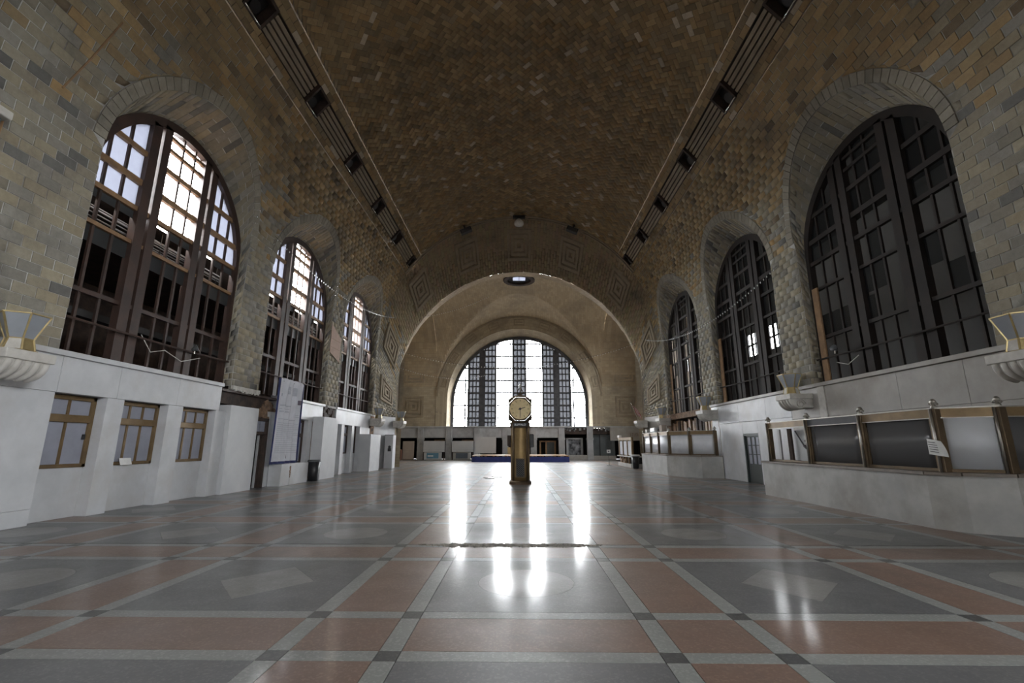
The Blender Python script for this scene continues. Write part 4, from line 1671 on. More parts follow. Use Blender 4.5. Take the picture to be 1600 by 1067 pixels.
# ------------------------------------------------------------------ marble ticket counters with brass screens
def counter(pts, label, zc=1.08):
    """pts: plan polyline of the hall-side face; returns empty. parts: marble fronts, cap"""
    t = thing('ticket_counter', label, 'counter', (0, 0, 0))
    for k in range(len(pts) - 1):
        (xa, ya), (xb, yb) = pts[k], pts[k + 1]
        d = Vector((xb - xa, yb - ya, 0)).normalized()
        nrm = Vector((-d.y, d.x, 0))
        if nrm.x < 0:
            nrm = -nrm
        q = [(xa, ya), (xb, yb), (xb + nrm.x * .12, yb + nrm.y * .12), (xa + nrm.x * .12, ya + nrm.y * .12)]
        m = MB()
        m.prism(q, 'z', 0, zc - .06)
        m.build('marble_front', 'counter', t)
        q = [(xa - nrm.x * .05, ya - nrm.y * .05), (xb - nrm.x * .05, yb - nrm.y * .05), (xb + nrm.x * .55, yb + nrm.y * .55), (xa + nrm.x * .55, ya + nrm.y * .55)]
        q = [(min(9.97, u), v) for u, v in q]
        m = MB()
        m.prism(q, 'z', zc - .06, zc)
        m.build('counter_top', 'cap', t)
    return t


def finial(m, x, y, z):
    m.lathe([(.055, 0), (.055, .06), (.035, .07), (.045, .1), (.06, .13), (.05, .17), (.02, .2)], 12, (x, y, z))
    for a in range(4):
        m.lathe([(.02, -.02), (.03, 0), (.02, .02)], 6, (x + .07 * math.cos(a * PI / 2), y + .07 * math.sin(a * PI / 2), z + .1))


def screen(posts, panels, label, z0=1.08, zr=2.12, zt=2.3, dark_rail=None):
    t = thing('brass_screen', label, 'screen', (0, 0, 0))
    for (x, y) in posts:
        m = MB()
        m.box(x - .07, x + .07, y - .08, y + .08, z0, zt)
        m.build('post', 'brass_dk', t, bevel=.012)
        m = MB()
        m.tube([(x - .085, y, z0), (x - .085, y, zt)], .025, 8)
        m.build('nickel_rod', 'nickel', t, True)
        m = MB()
        finial(m, x, y, zt)
        m.build('finial', 'nickel', t, True)
    for k in range(len(posts) - 1):
        (xa, ya), (xb, yb) = posts[k], posts[k + 1]
        m = MB()
        m.bar((xa, ya, (zr + zt) / 2), (xb, yb, (zr + zt) / 2), .09, zt - zr)
        m.build('top_rail', 'ink' if dark_rail == k else 'bronze', t)
        m = MB()
        m.bar((xa, ya, zt + .01), (xb, yb, zt + .01), .12, .025)
        m.bar((xa, ya, zr), (xb, yb, zr), .11, .02)
        m.build('nickel_strip', 'nickel', t)
        m = MB()
        m.bar((xa, ya, z0 + .04), (xb, yb, z0 + .04), .08, .06)
        m.build('bottom_rail', 'brass_dk', t)
        pm = panels[k]
        if pm:
            m = MB()
            nseg = 8
            bulge = .12 if pm == 'sheet' else 0
            d = Vector((xb - xa, yb - ya, 0))
            nn_ = Vector((-d.y, d.x, 0)).normalized()
            if nn_.x > 0:
                nn_ = -nn_
            vs, fs = [], []
            for i in range(nseg + 1):
                f = .06 + .88 * i / nseg
                o = bulge * math.sin(PI * i / nseg)
                x, y = xa + d.x * f + nn_.x * o, ya + d.y * f + nn_.y * o
                for dd in (0, .012):
                    vs += [(x - nn_.x * dd, y - nn_.y * dd, z0 + .07), (x - nn_.x * dd, y - nn_.y * dd, zr - .01)]
            for i in range(nseg):
                b = 4 * i
                fs += [(b, b + 4, b + 5, b + 1), (b + 2, b + 3, b + 7, b + 6), (b + 1, b + 5, b + 7, b + 3), (b, b + 2, b + 6, b + 4)]
            fs += [(0, 1, 3, 2), (4 * nseg, 4 * nseg + 2, 4 * nseg + 3, 4 * nseg + 1)]
            m.add(vs, fs)
            m.build('panel', pm, t, True)
            for (px, py) in ((xa + d.x * .05, ya + d.y * .05), (xa + d.x * .95, ya + d.y * .95)):
                MBX(px - .03, px + .03, py - .04, py + .04, z0 + .06, zr).build('panel_stile', 'brass_dk', t)
    return t


counter([(9.95, 16.2), (8.08, 16.12), (8.08, 9.75), (8.35, 9.25), (8.95, 8.85), (9.95, 8.7)], 'long marble ticket counter with an angled end, below the dark glass brass screen')
screen([(8.22, 15.72), (8.22, 13.62), (8.22, 11.46), (8.24, 9.45), (9.0, 8.95), (9.9, 8.8)], [None, 'smoke_glass', 'smoke_glass', 'sheet', 'smoke_glass'],
       'brass ticket screen with dark glass panes and one curved pale metal panel', dark_rail=1)
counter([(8.2, 30.9), (7.85, 30.8), (7.92, 25.9), (8.35, 24.6), (9.0, 23.85), (9.95, 23.6)], 'rounded marble ticket counter beside the green door, holding white panels')
screen([(8.02, 30.7), (8.03, 29.1), (8.05, 27.5), (8.12, 25.9), (8.75, 24.55), (9.75, 23.78)], ['plastic_white', 'plastic_white', 'sheet', 'plastic_white', 'plastic_white'],
       'brass ticket screen filled with white panels and crumpled white sheeting')

# things behind / on the first counter
wb = thing('display_sheet', 'white panel with a black gadget arm behind the first screen opening', 'panel', (8.75, 14.6, 1.08))
MBX(-.02, .0, -.62, .62, .02, .98).build('sheet', 'board', wb)
m = MB()
m.bar((-.05, .5, .95), (-.05, .12, .5), .03)
m.bar((-.05, .1, .5), (-.05, -.02, .42), .06)
m.box(-.06, -.02, -.1, .05, .62, .66)
m.build('gadget_arm', 'black', wb)
MBX(-.35, -.3, .86, .98, .0, 1.0).build('side_sheet', 'board', wb)
fr = MB()
fr.box(8.5, 8.56, 15.02, 15.2, 1.08, 2.1)
tag(fr.build('dark_upright', 'darkbrown'), 'dark upright board between white sheets behind the brass screen', 'board')
# torn notice taped on the screen
m = MB()
n = 8
vs = []
for i in range(n + 1):
    for j in range(2):
        v = i / n
        vs.append((8.135 - .10 * (v ** 2) * j - .01, 9.62 - .42 * j, 1.42 + .30 * v - .05 * j))
m.add(vs, [(2 * i, 2 * i + 1, 2 * i + 3, 2 * i + 2) for i in range(n)])
m.add([(x - .002, y, z) for x, y, z in vs], [(2 * i, 2 * i + 2, 2 * i + 3, 2 * i + 1) for i in range(n)])
tn = m.build('taped_notice', 'paper')
tag(tn, 'curling white printed notice taped to a brass screen post', 'notice')
for k in range(5):
    z = 1.47 + .045 * k
    v = (z - 1.42) / .3
    mk('line', [(8.115 - .004 * k, 9.58, z), (8.115 - .004 * k - .02, 9.36, z - .02), (8.115 - .004 * k - .02, 9.36, z - .008), (8.115 - .004 * k, 9.58, z + .012)], [(0, 1, 2, 3)], 'ink', tn)

# boxes and clutter on top of the second screen's counter
for k, (x, y, w, h, mt, lb_) in enumerate(((8.35, 29.9, .35, .22, 'paper', 'small white carton on the second counter screen beside the lamp'), (8.3, 28.3, .95, .26, 'plastic_white', 'long white crumpled package lying on the white-panelled screen'),
                                         (8.35, 26.8, .42, .36, 'beige', 'pinkish beige carton on the white-panelled screen'))):
    m = MB()
    m.box(-.14, .14, -w / 2, w / 2, 0, h)
    m.box(-.15, .15, -w / 2 - .01, w / 2 + .01, h - .05, h)
    o = m.build('carton', mt, None, bevel=.02)
    o.location = (x - .25, y, 2.33)
    tag(o, lb_, 'carton')


# ------------------------------------------------------------------ lamps on stone corbels
def corbel(sx, x, y, z, label):
    t = thing('stone_corbel', label, 'corbel', (x, y, z))
    s = -sx
    MBX(min(0, s * .78), max(0, s * .78), -.46, .46, .24, .42).build('slab', 'stone', t, bevel=.015)
    prof = [(0, .24), (0, -.06)] + [(s * (.38 + .34 * math.sin(a)), .24 - .30 * math.cos(a) * 1.0 + 0.0) for a in [PI / 2 * i / 8 for i in range(9)]]
    m = MB()
    m.prism(prof, 'y', -.40, .40)
    m.build('scroll', 'stone', t)
    for k in range(5):
        yy = -.34 + .17 * k
        m = MB()
        m.tube([(s * (.36 + .35 * math.sin(a)), yy, .24 - .31 * math.cos(a)) for a in [PI / 2 * i / 8 for i in range(9)]], .06, 8)
        m.build('reed', 'stone', t, True)
    for e in (-1, 1):
        m = MB()
        pts = []
        for i in range(30):
            a = i * .42
            r = .17 * (1 - i / 34)
            pts.append((s * (.42) + r * math.cos(a), e * .41, .08 + r * math.sin(a)))
        m.tube(pts, .018, 6)
        m.build('volute', 'stone', t, True)
    return t


def lamp(x, y, z, label, rz=0.0, scale=1.0):
    t = thing('torch_lamp', label, 'lamp', (x, y, z), rz)
    n = 6
    rb, rt_, zb, zt = .20, .38, .24, .70

    def ring(r, k, zz):
        a = 2 * PI * (k + .5) / n
        return Vector((r * math.cos(a), r * math.sin(a), zz)) * scale
    MBX(-.2 * scale, .2 * scale, -.2 * scale, .2 * scale, 0, .03).build('base', 'lamp_brass', t)
    for k in range(n):
        a, b, c, d_ = ring(rb, k, zb), ring(rb, k + 1, zb), ring(rt_, k + 1, zt), ring(rt_, k, zt)
        mk('glass_panel', [a, b, c, d_], [(0, 1, 2, 3)], 'lamp_glass', t)
        m = MB()
        m.bar(ring(.25, k, .02), a, .03)
        m.bar(a, d_, .028)
        m.bar(d_, c, .025)
        m.bar(a, b, .02)
        m.build('rib', 'lamp_brass', t)
        # faceted brass shield between the ribs
        p0, p1 = ring(.25, k, .03), ring(.25, k + 1, .03)
        mid = (p0 + p1) / 2
        q = (a + b) / 2
        pk = (mid + q) / 2 * 1.04
        mk('facet', [p0, p1, b, a, pk], [(0, 1, 4), (1, 2, 4), (2, 3, 4), (3, 0, 4)], 'lamp_brass' if k % 2 else 'stone', t)
    return t


LAMPS = [(-1, 8.45, 'beside the bronze ticket windows'), (1, 8.75, 'above the near angled end of the brass screen'), (1, 16.45, 'above the far end of the dark glass screen'),
         (1, 24.2, 'above the rounded white-panelled counter'), (1, 31.5, 'above the cartons on the second screen'), (-1, 31.5, 'above the short white box'), (-1, 34.75, 'above the emblem box')]
for sx, y, w in LAMPS:
    xx = 9.99
    if 31 < y < 32:
        xx = 9.96
    if y > 32:
        xx = 9.28
    corbel(sx, sx * xx, y, 2.9, 'pale carved stone corbel under the lamp ' + w)
    lamp(sx * (xx - .45), y, 3.32, 'flared glass and brass torch lamp ' + w)
corbel(1, 9.27, 34.6, 2.9, 'pale stone corbel without a lamp, below the striped flag')

# flag on the far right corbel
fl = thing('flag', 'small red and white striped flag on a tilted pole at the far corbel', 'flag', (8.75, 34.7, 3.36))
m = MB()
m.tube([(0, 0, 0), (-.5, 0, 1.3)], .02, 6)
m.build('pole', 'chrome', fl)
for k in range(7):
    vs = []
    for i in range(9):
        v = i / 8
        x0 = -.42 + v * .34 + .03 * math.sin(v * 5)
        z0 = 1.14 - v * .70
        vs += [(x0 + k * .055, .03 * math.sin(k + v * 6), z0 - k * .05), (x0 + (k + 1) * .055, .03 * math.sin(k + 1 + v * 6), z0 - (k + 1) * .05)]
    mk('stripe', vs, [(2 * i, 2 * i + 1, 2 * i + 3, 2 * i + 2) for i in range(8)], 'red' if k % 2 == 0 else 'whitecloth', fl)

# ------------------------------------------------------------------ the clock
def clock():
    t = thing('pedestal_clock', 'tall brass pedestal clock with octagonal cream faces and a globe on top', 'clock', (0.0, 20.3, 0))
    m = MB()
    m.lathe([(.47, 0), (.47, .10), (.44, .14), (.41, .16)], 32)
    m.build('base', 'brass_dk', t)
    m = MB()
    m.lathe([(.40, .14), (.405, .4), (.395, 2.35), (.40, 2.45)], 32)
    m.build('shaft', 'brass', t, True)
    for a in (45, 135, 225, 315):
        x, y = .4 * math.cos(math.radians(a)), .4 * math.sin(math.radians(a))
        m = MB()
        m.tube([(x, y, .15), (x, y, 2.5)], .05, 10)
        m.build('corner_rod', 'brass_dk', t, True)
    m = MB()
    m.lathe([(.42, 2.3), (.43, 2.34), (.43, 2.5), (.38, 2.56), (.42, 2.62), (.36, 2.72)], 32)
    m.build('collar', 'brass_dk', t)
    MBX(-.30, .30, -.45, -.43, 2.36, 2.5).build('name_plate', 'ink', t)
    # mesh grille
    m = MB()
    m.box(-.2, -.16, -.43, -.39, .28, 1.05).box(.16, .2, -.43, -.39, .28, 1.05).box(-.16, .16, -.43, -.39, .28, .32).box(-.16, .16, -.43, -.39, 1.01, 1.05)
    m.build('grille_frame', 'brass_dk', t)
    MBX(-.16, .16, -.405, -.40, .32, 1.01).build('grille_back', 'dark', t)
    m = MB()
    for k in range(-8, 14):
        for sg in (1, -1):
            x0, z0 = -.16, .32 + k * .085
            x1, z1 = .16, z0 + .32
            if sg < 0:
                z0, z1 = z1, z0
            def clipz(xa, za, xb, zb_):
                pts = []
                for s_ in range(0, 9):
                    f = s_ / 8
                    x, z = xa + (xb - xa) * f, za + (zb_ - za) * f
                    if .32 <= z <= 1.01:
                        pts.append((x, -.415, z))
                return pts
            p = clipz(x0, z0, x1, z1)
            if len(p) > 1:
                m.bar(p[0], p[-1], .012)
    m.build('grille_mesh', 'binlid', t)
    # four-faced octagonal head
    zc, R8 = 3.09, .50

    def octo(r):
        return [(r * math.cos(PI / 8 + k * PI / 4) / math.cos(PI / 8), r * math.sin(PI / 8 + k * PI / 4) / math.cos(PI / 8)) for k in range(8)]
    m = MB()
    m.prism([(u, zc + v) for u, v in octo(R8 - .02)], 'y', -.46, .46)
    m.prism([(u, zc + v) for u, v in octo(.45)], 'x', -.47, .47)
    m.build('head', 'brass_dk', t)
    for k in range(4):
        g = bpy.data.objects.new('clock_face', None)
        rot = Matrix.Rotation(k * PI / 2, 4, 'Z')
        m = MB()
        o8, i8 = octo(R8), octo(R8 - .022)
        vs = [(u, -.47, zc + v) for u, v in o8] + [(u, -.50, zc + v) for u, v in o8] + [(u, -.50, zc + v) for u, v in i8] + [(u, -.46, zc + v) for u, v in i8]
        fs = []
        for j in range(8):
            w = (j + 1) % 8
            fs += [(j, w, 8 + w, 8 + j), (8 + j, 8 + w, 16 + w, 16 + j), (16 + j, 16 + w, 24 + w, 24 + j)]
        m.add([tuple(rot @ Vector(v)) for v in vs], fs)
        bz = m.build('bezel', 'chrome', t)
        m = MB()
        m.add([tuple(rot @ Vector((.435 * math.cos(2 * PI * j / 40), -.472, zc + .435 * math.sin(2 * PI * j / 40)))) for j in range(40)], [tuple(range(40))])
        face = m.build('dial', 'clockface', t)
        bpy.data.objects.remove(g)
        mm = MB()
        for j in range(12):
            a = 2 * PI * j / 12
            cx_, cz_ = .35 * math.sin(a), .35 * math.cos(a)
            mt = rot @ Matrix.Translation((cx_, -.4735, zc + cz_)) @ Matrix.Rotation(a, 4, 'Y')
            mm.box(-.012, .004, -.001, .001, -.035, .035, mt)
            if j % 3 != 1:
                mm.box(.014, .022, -.001, .001, -.035, .035, mt)
        mm.build('numeral', 'bronze', face)
        mm = MB()
        mt = rot @ Matrix.Translation((0, -.478, zc))
        mm.box(-.012, .012, -.002, .002, -.31, .05, mt)
        mm.prism([], 'y', 0, 0) if False else None
        mt2 = rot @ Matrix.Translation((0, -.480, zc)) @ Matrix.Rotation(math.radians(72), 4, 'Y')
        mm.box(-.014, .014, -.002, .002, -.08, .23, mt2)
        mt3 = rot @ Matrix.Translation((0, -.482, zc)) @ Matrix.Rotation(PI / 4, 4, 'Y')
        mm.box(-.045, .045, -.003, .003, -.045, .045, mt3)
        mm.build('hands', 'black', face)
    m = MB()
    m.lathe([(.46, zc + .46), (.42, zc + .52), (.24, zc + .60), (.10, zc + .64), (.07, zc + .70)], 8, a0=PI / 8)
    m.build('roof', 'brass_dk', t)
    m = MB()
    for k in range(4):
        a = k * PI / 2 + PI / 4
        m.tube([(.05 * math.cos(a), .05 * math.sin(a), zc + .66), (.20 * math.cos(a), .20 * math.sin(a), zc + .74), (.14 * math.cos(a), .14 * math.sin(a), zc + .84), (.03 * math.cos(a), .03 * math.sin(a), zc + .93)], .014, 6)
    m.tube([(0, 0, zc + .66), (0, 0, zc + .96)], .02, 8)
    m.build('finial_scrolls', 'brass_dk', t)
    m = MB()
    m.lathe([(.085 * math.sin(PI * i / 10) + .001, zc + 1.03 - .085 * math.cos(PI * i / 10)) for i in range(11)], 16)
    m.build('globe', 'opal', t, True)
    # side wings (phone bracket and box seen each side)
    MBX(.40, .58, -.06, .14, 1.5, 2.05).build('side_bracket', 'black', t, bevel=.03)
    MBX(-.55, -.40, -.06, .12, 1.55, 2.0).build('side_bracket', 'darkbrown', t, bevel=.02)
    MBX(-.54, -.40, -.05, .1, 1.2, 1.5).build('side_box', 'brass', t)
    cu = bpy.data.curves.new('lettering', 'FONT')
    cu.body = 'BUFFALO'
    cu.size = .115
    cu.align_x = 'CENTER'
    cu.align_y = 'CENTER'
    cu.extrude = .002
    tmp = bpy.data.objects.new('lettering', cu)
    me = bpy.data.meshes.new_from_object(tmp)
    bpy.data.objects.remove(tmp)
    me.materials.clear()
    me.materials.append(M['opal'])
    o = bpy.data.objects.new('lettering', me)
    COL.objects.link(o)
    o.parent = t
    o.location = (0, -.453, 2.43)
    o.rotation_euler = (PI / 2, 0, 0)


clock()


# ------------------------------------------------------------------ far end wall, ground storey
def end_lower():
    root = struct(mk('wall_back', [(-XA, 56, 0), (XA, 56, 0), (XA, 56, 3.5), (-XA, 56, 3.5)], [(3, 2, 1, 0)], 'dark'))
    MBX(-XA, XA, 52.4, 56, 2.9, 3.0).build('soffit', 'dark', root)
    for sx in (-1, 1):
        MBX(min(sx * XA, sx * (XA - .1)), max(sx * XA, sx * (XA - .1)), 52, 56, 0, 3.5).build('return_wall', 'dark', root)
    xs = [-14.0, -10.9, -7.78, -4.67, -1.55, 1.55, 4.62, 7.72, 10.85, 14.0]
    for x in xs:
        if x > 10:
            continue
        m = MB()
        m.box(x - .33, x + .33, 51.85, 52.4, 0, 3.46)
        m.build('pilaster', 'conc', root, bevel=.01)
        m = MB()
        for k in range(4):
            xx = x - .24 + .16 * k
            m.box(xx - .03, xx + .03, 51.82, 51.85, .2, 3.3)
        m.build('fluting', 'conc', root)
        for e in (-1, 1):
            m = MB()
            m.box(x + e * .33 - .06, x + e * .33 + .06, 51.9, 52.3, 2.12, 2.36)
            m.build('bracket', 'conc', root)
    for k in range(len(xs) - 1):
        a, b = xs[k] + .33, xs[k + 1] - .33
        if k in (6, 7):
            MBX(a, b, 52.1, 52.4, 2.75, 3.4).build('broken_lintel', 'darkbrown', root)
            m = MB()
            for q in range(14):
                x = RND.uniform(a, b - .2)
                m.box(x, x + RND.uniform(.05, .25), 52.04, 52.12, 3.4 - RND.uniform(.05, .35), 3.42)
            m.build('broken_plaster', 'conc', root)
        else:
            MBX(a, b, 51.95, 52.4, 2.36, 3.46).build('lintel', 'conc', root)
    struct(MBX(-XA, XA, 51.75, 52.9, 3.46, 3.6).build('trim_9', 'conc', None, bevel=.02))
    # low base wall on the right
    MBX(5.0, 7.4, 51.95, 52.3, 0, .52).build('base_wall', 'marble_r', root)
    MBX(8.05, 10.5, 51.95, 52.3, 0, .45).build('base_wall', 'marble_r', root)
    # right-hand sign wall
    m = MB()
    m.box(9.9, 14, 51.6, 51.9, 2.05, 3.46)
    m.build('sign_beam', 'marble_r', root)
    m = MB()
    for k in range(9):
        x = 12.05 + k * .2
        m.box(x, x + .05, 51.58, 51.6, 2.5, 2.85)
        if k % 2:
            m.box(x, x + .13, 51.58, 51.6, 2.8, 2.85)
    m.build('faint_letters', 'rubble', root)
    # doors and hoardings seen inside the bays
    MBX(8.1, 10.5, 52.45, 52.5, 0, 2.7).build('hoarding', 'slate', root)
    m = MB()
    m.tube([(8.85, 52.4, 0.2), (8.85, 52.4, 2.7)], .04, 8)
    m.build('drain_pipe', 'wire', root)
    m = MB()
    for x in (5.3, 6.9):
        m.box(x - .12, x + .12, 52.6, 52.75, 0, 2.3)
    m.box(5.2, 7.0, 52.6, 52.75, 2.2, 2.35)
    m.build('inner_frame', 'conc', root)
    MBX(5.4, 6.8, 52.8, 52.85, 0, 2.2).build('graffiti_door', mottled('graffiti', (0.30, 0.31, 0.33), (0.02, 0.02, 0.025), 2.6, 0.6), root)
    m = MB()
    for x in (2.3, 2.95, 3.95):
        m.box(x - .08, x + .08, 52.6, 52.75, 0, 2.0)
    m.box(2.2, 4.05, 52.6, 52.75, 1.9, 2.05)
    m.build('inner_frame', 'oldwood', root)
    MBX(3.0, 3.9, 52.8, 52.85, 0, 1.95).build('inner_door', 'slate', root)
    for a, b in ((-9.9, -8.8), (-6.8, -5.6)):
        MBX(a + .3, b + .9, 53.3, 53.4, 1.95, 2.2).build('back_shelf', 'oldwood', root)
    return root


end_lower()


def hatch(x, mt, label, label2):
    t = thing('white_hatch_panel', label, 'panel', (x, 51.7, 0))
    MBX(-1.18, 1.18, -.05, .05, .85, 2.02).build('board', 'board', t, bevel=.01)
    MBX(-1.18, 1.18, -.06, -.05, 1.08, 1.1).build('seam', 'conc', t)
    for e in (-1, 1):
        MBX(e * 1.1 - .06, e * 1.1 + .06, -.05, .05, 0, .85).build('leg', 'darkbrown', t)
    c = thing('chest_freezer', label2, 'freezer', (x, 51.25, 0))
    MBX(-.92, .92, -.3, .3, .04, .82).build('body', 'board', c, bevel=.03)
    MBX(-.62, .66, -.32, -.3, .18, .74).build('front_panel', mt, c)
    for e in (-1, 1):
        MBX(e * .8 - .05, e * .8 + .05, -.2, .2, 0, .04).build('foot', 'black', c)
    return t, c


_, c1 = hatch(-9.33, 'cooler_blue', 'wide white hatch panel above the bright blue freezer', 'white chest freezer with a bright blue front panel')
MBX(-.5, 0.1, -.325, -.32, .38, .5).build('pale_lettering', 'paper', c1)
hatch(-6.2, 'cooler_grey', 'wide white hatch panel above the grey-blue freezer', 'white chest freezer with a dull grey-blue front panel')
bd = thing('projection_board', 'large square white board standing on the stage', 'board', (-3.55, 49.9, .62))
MBX(-1.08, 1.08, -.03, .03, .12, 1.80).build('board', 'board', bd)
for e in (-1, 1):
    MBX(e * .7 - .03, e * .7 + .03, -.1, .3, 0, .12).build('foot', 'black', bd)
bp = thing('beige_panel', 'beige plywood sheet leaning in the leftmost end bay', 'panel', (-12.1, 51.6, 0))
MBX(-.62, .62, -.03, .03, .06, 1.0).build('lower_sheet', 'beige', bp)
MBX(-.62, .62, -.03, .03, 1.01, 2.0).build('upper_sheet', 'beige', bp)
MBX(-.6, .6, -.02, .02, 0, .06).build('foot_rail', 'darkbrown', bp)
rc = thing('red_cabinet', 'low dark red cabinet with pink wood edging in the leftmost end bay', 'cabinet', (-13.3, 51.4, 0))
MBX(-.62, .55, -.2, .25, .08, 1.08).build('body', 'redwood', rc)
m = MB()
m.box(-.66, .58, -.24, -.2, 1.04, 1.12).box(-.66, .58, -.24, -.2, .04, .12).box(.50, .58, -.24, -.2, .12, 1.04).box(-.06, .02, -.24, -.2, .12, 1.04).box(-.66, -.58, -.24, -.2, .12, 1.04)
m.build('edging', 'pinkwood', rc)
MBX(-.6, .5, -.18, .2, 0, .08).build('plinth', 'darkbrown', rc)

# stage with blue skirt
st = thing('stage', 'low stage platform with a blue skirt behind the clock', 'stage', (0.08, 45.4, 0))
MBX(-4.62, 4.62, 0, .03, 0, .48).build('skirt', 'blue', st)
for e in (-1, 1):
    MBX(e * 4.62 - .02, e * 4.62 + .02, .03, 4.9, 0, .48).build('skirt', 'blue', st)
for k in range(12):
    x = -4.62 + k * .77
    MBX(x + .005, x + .765, .0, 4.9, .55, .62).build('deck_plank', 'oldwood' if k % 3 else 'beige', st)
for k in range(24):
    x = -4.5 + k * .39
    if k % 3 != 1:
        MBX(x - .1, x + .1, .05, .15, .48, .55).build('deck_bearer', 'oldwood', st)

# sign on a stand, and the far kiosk
sg = thing('sign_stand', 'small white sign on a thin black stand near the kiosk', 'sign', (7.15, 38.4, 0))
m = MB()
m.lathe([(.2, 0), (.19, .02), (.02, .03)], 16)
m.tube([(0, 0, .02), (0, 0, .95)], .015, 8)
m.build('stand', 'black', sg)
MBX(-.15, .15, -.02, .0, .95, 1.22).build('sign_plate', 'paper', sg)
MBX(-.06, .06, -.022, -.02, 1.04, 1.13).build('sign_print', 'print_dk', sg)

ks = thing('kiosk', 'wooden kiosk desk with framed white panels and an open shelf of crates', 'kiosk', (8.45, 36.5, 0))
MBX(-.55, .55, -2.3, 2.3, .72, .8).build('desk_top', 'marble_r', ks, bevel=.01)
MBX(-.5, .5, -2.2, 2.2, 0, .26).build('base', 'marble_r', ks, bevel=.01)
MBX(-.35, .5, -2.2, 2.2, .26, .72).build('dark_shelf', 'dark', ks)
for k in range(4):
    MBX(-.48, -.36, -1.4 + k * .95, -1.3 + k * .95, .26, .72).build('divider', 'oldwood', ks)
for y in (-2.15, -.75, .7, 2.1):
    MBX(-.42, -.28, y - .09, y + .09, .8, 2.15).build('post', 'bronze', ks)
MBX(-.42, -.28, -2.15, 2.1, 1.95, 2.15).build('top_rail', 'bronze', ks)
for a, b in ((-2.0, -.9), (-.6, .55), (.85, 1.95)):
    MBX(-.37, -.34, a, b, .86, 1.88).build('panel', 'plastic_white', ks)
MBX(-.5, -.3, 1.5, 2.2, 2.15, 2.35).build('white_box_top', 'paper', ks)
for k, y in enumerate((36.7, 37.65)):
    c = thing('crate', ('small brown crate on the kiosk shelf next to the trash bin side', 'small brown crate at the stage end of the kiosk shelf')[k], 'crate', (8.02, y, .265), 0, 'crates on the kiosk shelf')
    MBX(-.05, .05, -.22, .22, 0, .3).build('side', 'oldwood', c)
    MBX(-.06, -.05, -.22, .22, .1, .14).build('slat', 'beige', c)

# ------------------------------------------------------------------ ceiling fittings
oc = thing('skylight', 'dark round skylight opening with a bright rectangular pane in the domed bay', 'skylight', (0, 43.5, 17.55))
m = MB()
vs = []
for k in range(40):
    a = 2 * PI * k / 40
    for r, z in ((1.55, .0), (1.55, -.12), (1.15, -.12), (1.15, 1.1)):
        vs.append((r * math.cos(a), r * math.sin(a), z))
m.add(vs, [(4 * k + j, 4 * k + j + 1, 4 * ((k + 1) % 40) + j + 1, 4 * ((k + 1) % 40) + j) for k in range(40) for j in range(3)])
m.build('rim', 'darkbrown', oc)
m = MB()
for (a0, a1, b0, b1) in ((-1.3, 1.3, -1.3, -.55), (-1.3, 1.3, .55, 1.3), (-1.3, -.62, -.55, .55), (.62, 1.3, -.55, .55)):
    m.box(a0, a1, b0, b1, .10, .14)
m.build('cover', 'dark', oc)
MBX(-.62, .62, -.55, .55, .12, .13).build('pane', 'pane', oc)
m = MB()
m.box(-.03, .03, -.55, .55, .08, .12)
m.build('glazing_bar', 'darkframe', oc)

# lamp hung at the crown and two spotlights on the far moulding
cl = thing('crown_lamp', 'white bowl lamp hanging on a black bracket at the crown of the far arch', 'lamp', (0, 31.4, 17.35))
MBX(-.45, .45, -.12, .12, .55, .75).build('bracket', 'black', cl)
m = MB()
m.lathe([(.02, .5), (.16, .48), (.34, .25), (.36, .1), (.30, 0.0), (.1, -.04)], 20)
m.build('bowl', 'opal', cl, True)
m = MB()
m.tube([(0, 0, .45), (0, 0, .62)], .05, 8)
m.build('stem', 'black', cl)
for sx in (-1, 1):
    a = math.radians(24)
    t = thing('spotlight', 'black box spotlight on the ' + ('window-lit' if sx < 0 else 'darker') + ' side of the far crown moulding', 'spotlight', (sx * 9.55 * math.sin(a), 31.35, CV + 9.55 * math.cos(a)))
    t.rotation_euler = (0, sx * a, 0)
    m = MB()
    m.box(-.42, .42, -.22, .22, -.16, .14)
    m.build('housing', 'black', t, bevel=.02)
    MBX(-.36, .36, -.24, -.22, -.13, .09).build('lens', 'smoke_glass', t)
    MBX(-.06, .06, -.05, .05, .14, .48).build('bracket', 'black', t)

# ------------------------------------------------------------------ posters, wires, string lights
po = thing('pink_poster', 'faded pink poster pinned to the brick pier between two left windows', 'poster', (-9.93, 24.35, 6.1))
m = MB()
m.add([(0, -.72, 0.25), (0, .62, -.1), (0, .68, 1.25), (0, -.68, 1.75), (-.015, -.72, .25), (-.015, .62, -.1), (-.015, .68, 1.25), (-.015, -.68, 1.75)],
      [(0, 1, 2, 3), (7, 6, 5, 4), (0, 4, 5, 1), (1, 5, 6, 2), (2, 6, 7, 3), (3, 7, 4, 0)])
m.build('sheet', 'pinkpaper', po)
for z in (.55, 1.0):
    MBX(.001, .003, -.66, .6, z, z + .015).build('fold', 'rubble', po)


def strand(a, b, sag, n, label):
    t = thing('string_lights', label, 'lights', (0, 0, 0))
    a, b = Vector(a), Vector(b)
    pts = []
    for i in range(n + 1):
        f = i / n
        p = a.lerp(b, f)
        p.z -= sag * 4 * f * (1 - f)
        pts.append(p)
    m = MB()
    m.tube(pts, .008, 5)
    m.build('cable', 'wire', t)
    proto = None
    for i in range(1, n):
        p = pts[i] + Vector((0, 0, -.05))
        if proto is None:
            mm = MB()
            mm.lathe([(.008, .04), (.018, .02), (.024, -.01), (.014, -.035)], 6)
            proto = mm.build('bulb', 'opal', t, True)
            proto.location = p
        else:
            c = proto.copy()
            COL.objects.link(c)
            c.parent = t
            c.location = p


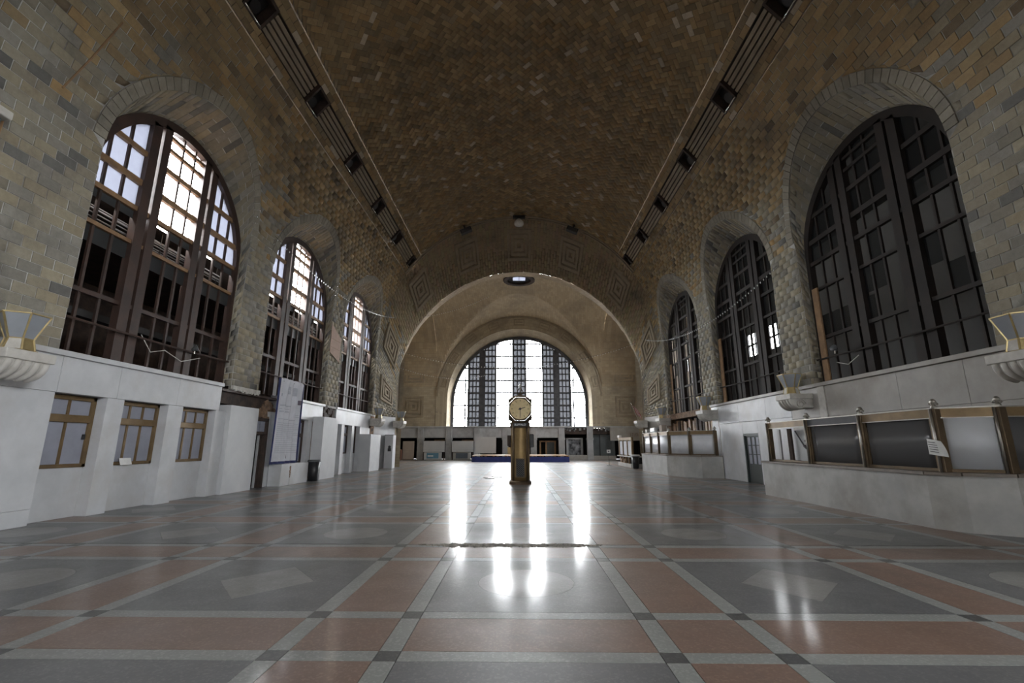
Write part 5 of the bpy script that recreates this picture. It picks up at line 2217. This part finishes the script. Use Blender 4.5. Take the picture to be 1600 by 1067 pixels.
strand((-9.4, 33.6, 10.9), (-2.5, 38.5, 14.3), .5, 44, 'string of tiny bulbs running from the far arch up towards the skylight')
strand((-9.2, 34.6, 8.6), (9.2, 34.6, 9.3), 1.6, 90, 'string of tiny bulbs sagging across the far arch opening')
strand((-9.2, 34.7, 7.4), (-3.0, 44.0, 8.2), .6, 44, 'short string of tiny bulbs at the left foot of the far arch')
strand((-9.6, 16.7, 9.6), (-9.2, 33.2, 10.9), .8, 70, 'string of tiny bulbs slung along the left brick wall over the windows')
strand((9.7, 16.6, 8.2), (9.2, 33.4, 9.2), 1.0, 70, 'string of tiny bulbs slung along the right brick wall over the windows')

# drooping cables in the near left and right windows
for k, (sx, pts, lb_) in enumerate(((-1, [(12.0, 4.5), (12.4, 4.1), (12.9, 4.25), (13.6, 4.05), (14.4, 4.3)], 'loose cable drooping across the lower lights of the left window above the ticket windows'),
                                 (1, [(14.9, 4.2), (14.4, 4.05), (13.9, 4.25)], 'short loose cable in the lower corner of the dark right window'))):
    m = MB()
    m.tube([(sx * 10.22, y, z) for y, z in pts], .012, 6)
    tag(m.build('loose_cable', 'stone', None, True), lb_, 'cable')
for sx, y, z, lb_ in ((-1, 13.95, 4.5, 'small grey floodlight clamped to the left window guard rail'), (1, 14.75, 4.6, 'small grey floodlight clamped in the dark right window')):
    t = thing('clamp_light', lb_, 'floodlight', (sx * 10.12, y, z))
    m = MB()
    m.lathe([(.03, -.08), (.05, 0), (.11, .08), (.11, .1)], 12)
    o = m.build('head', 'binlid', t, True)
    o.rotation_euler = (0, sx * -1.1, .5)
    MBX(-.02, .02, -.02, .02, -.14, .0).build('clamp', 'chrome', t)
# litter on the far floor
lt = thing('floor_litter', 'torn dark scraps lying on the shiny floor left of the clock', 'litter', (-1.35, 24.2, 0.001))
m = MB()
for k in range(9):
    x, y = RND.uniform(-.5, .5), RND.uniform(-1.6, 1.2)
    m.box(x, x + RND.uniform(.06, .3), y, y + RND.uniform(.05, .2), 0, .012)
m.build('scrap', 'grout', lt)

# recessed grey panel with a stone hood high on the near left wall, and its cables
nz = thing('wall_cabinet', 'grey metal cabinet with a stone hood high on the brick wall', 'cabinet', (-9.97, 7.1, 6.4))
MBX(0, .12, -.5, .42, 0, 1.25).build('body', 'slate', nz, bevel=.01)
MBX(0, .24, -.56, .5, 1.25, 1.42).build('hood', 'stone', nz, bevel=.02)
for k, (pts, lb_) in enumerate((([(7.62, 7.75), (7.60, 6.9), (7.52, 6.0)], 'thin tan cable hanging beside the grey wall cabinet'), ([(8.95, 11.4), (8.75, 10.2), (8.45, 9.15)], 'tan cable running down the upper brick wall left of the first arch'))):
    m = MB()
    m.tube([hall(-1, s_of_z(z), y, .05) for y, z in pts], .022, 6)
    tag(m.build('hanging_cable', 'oldwood', None, True), lb_, 'cable')
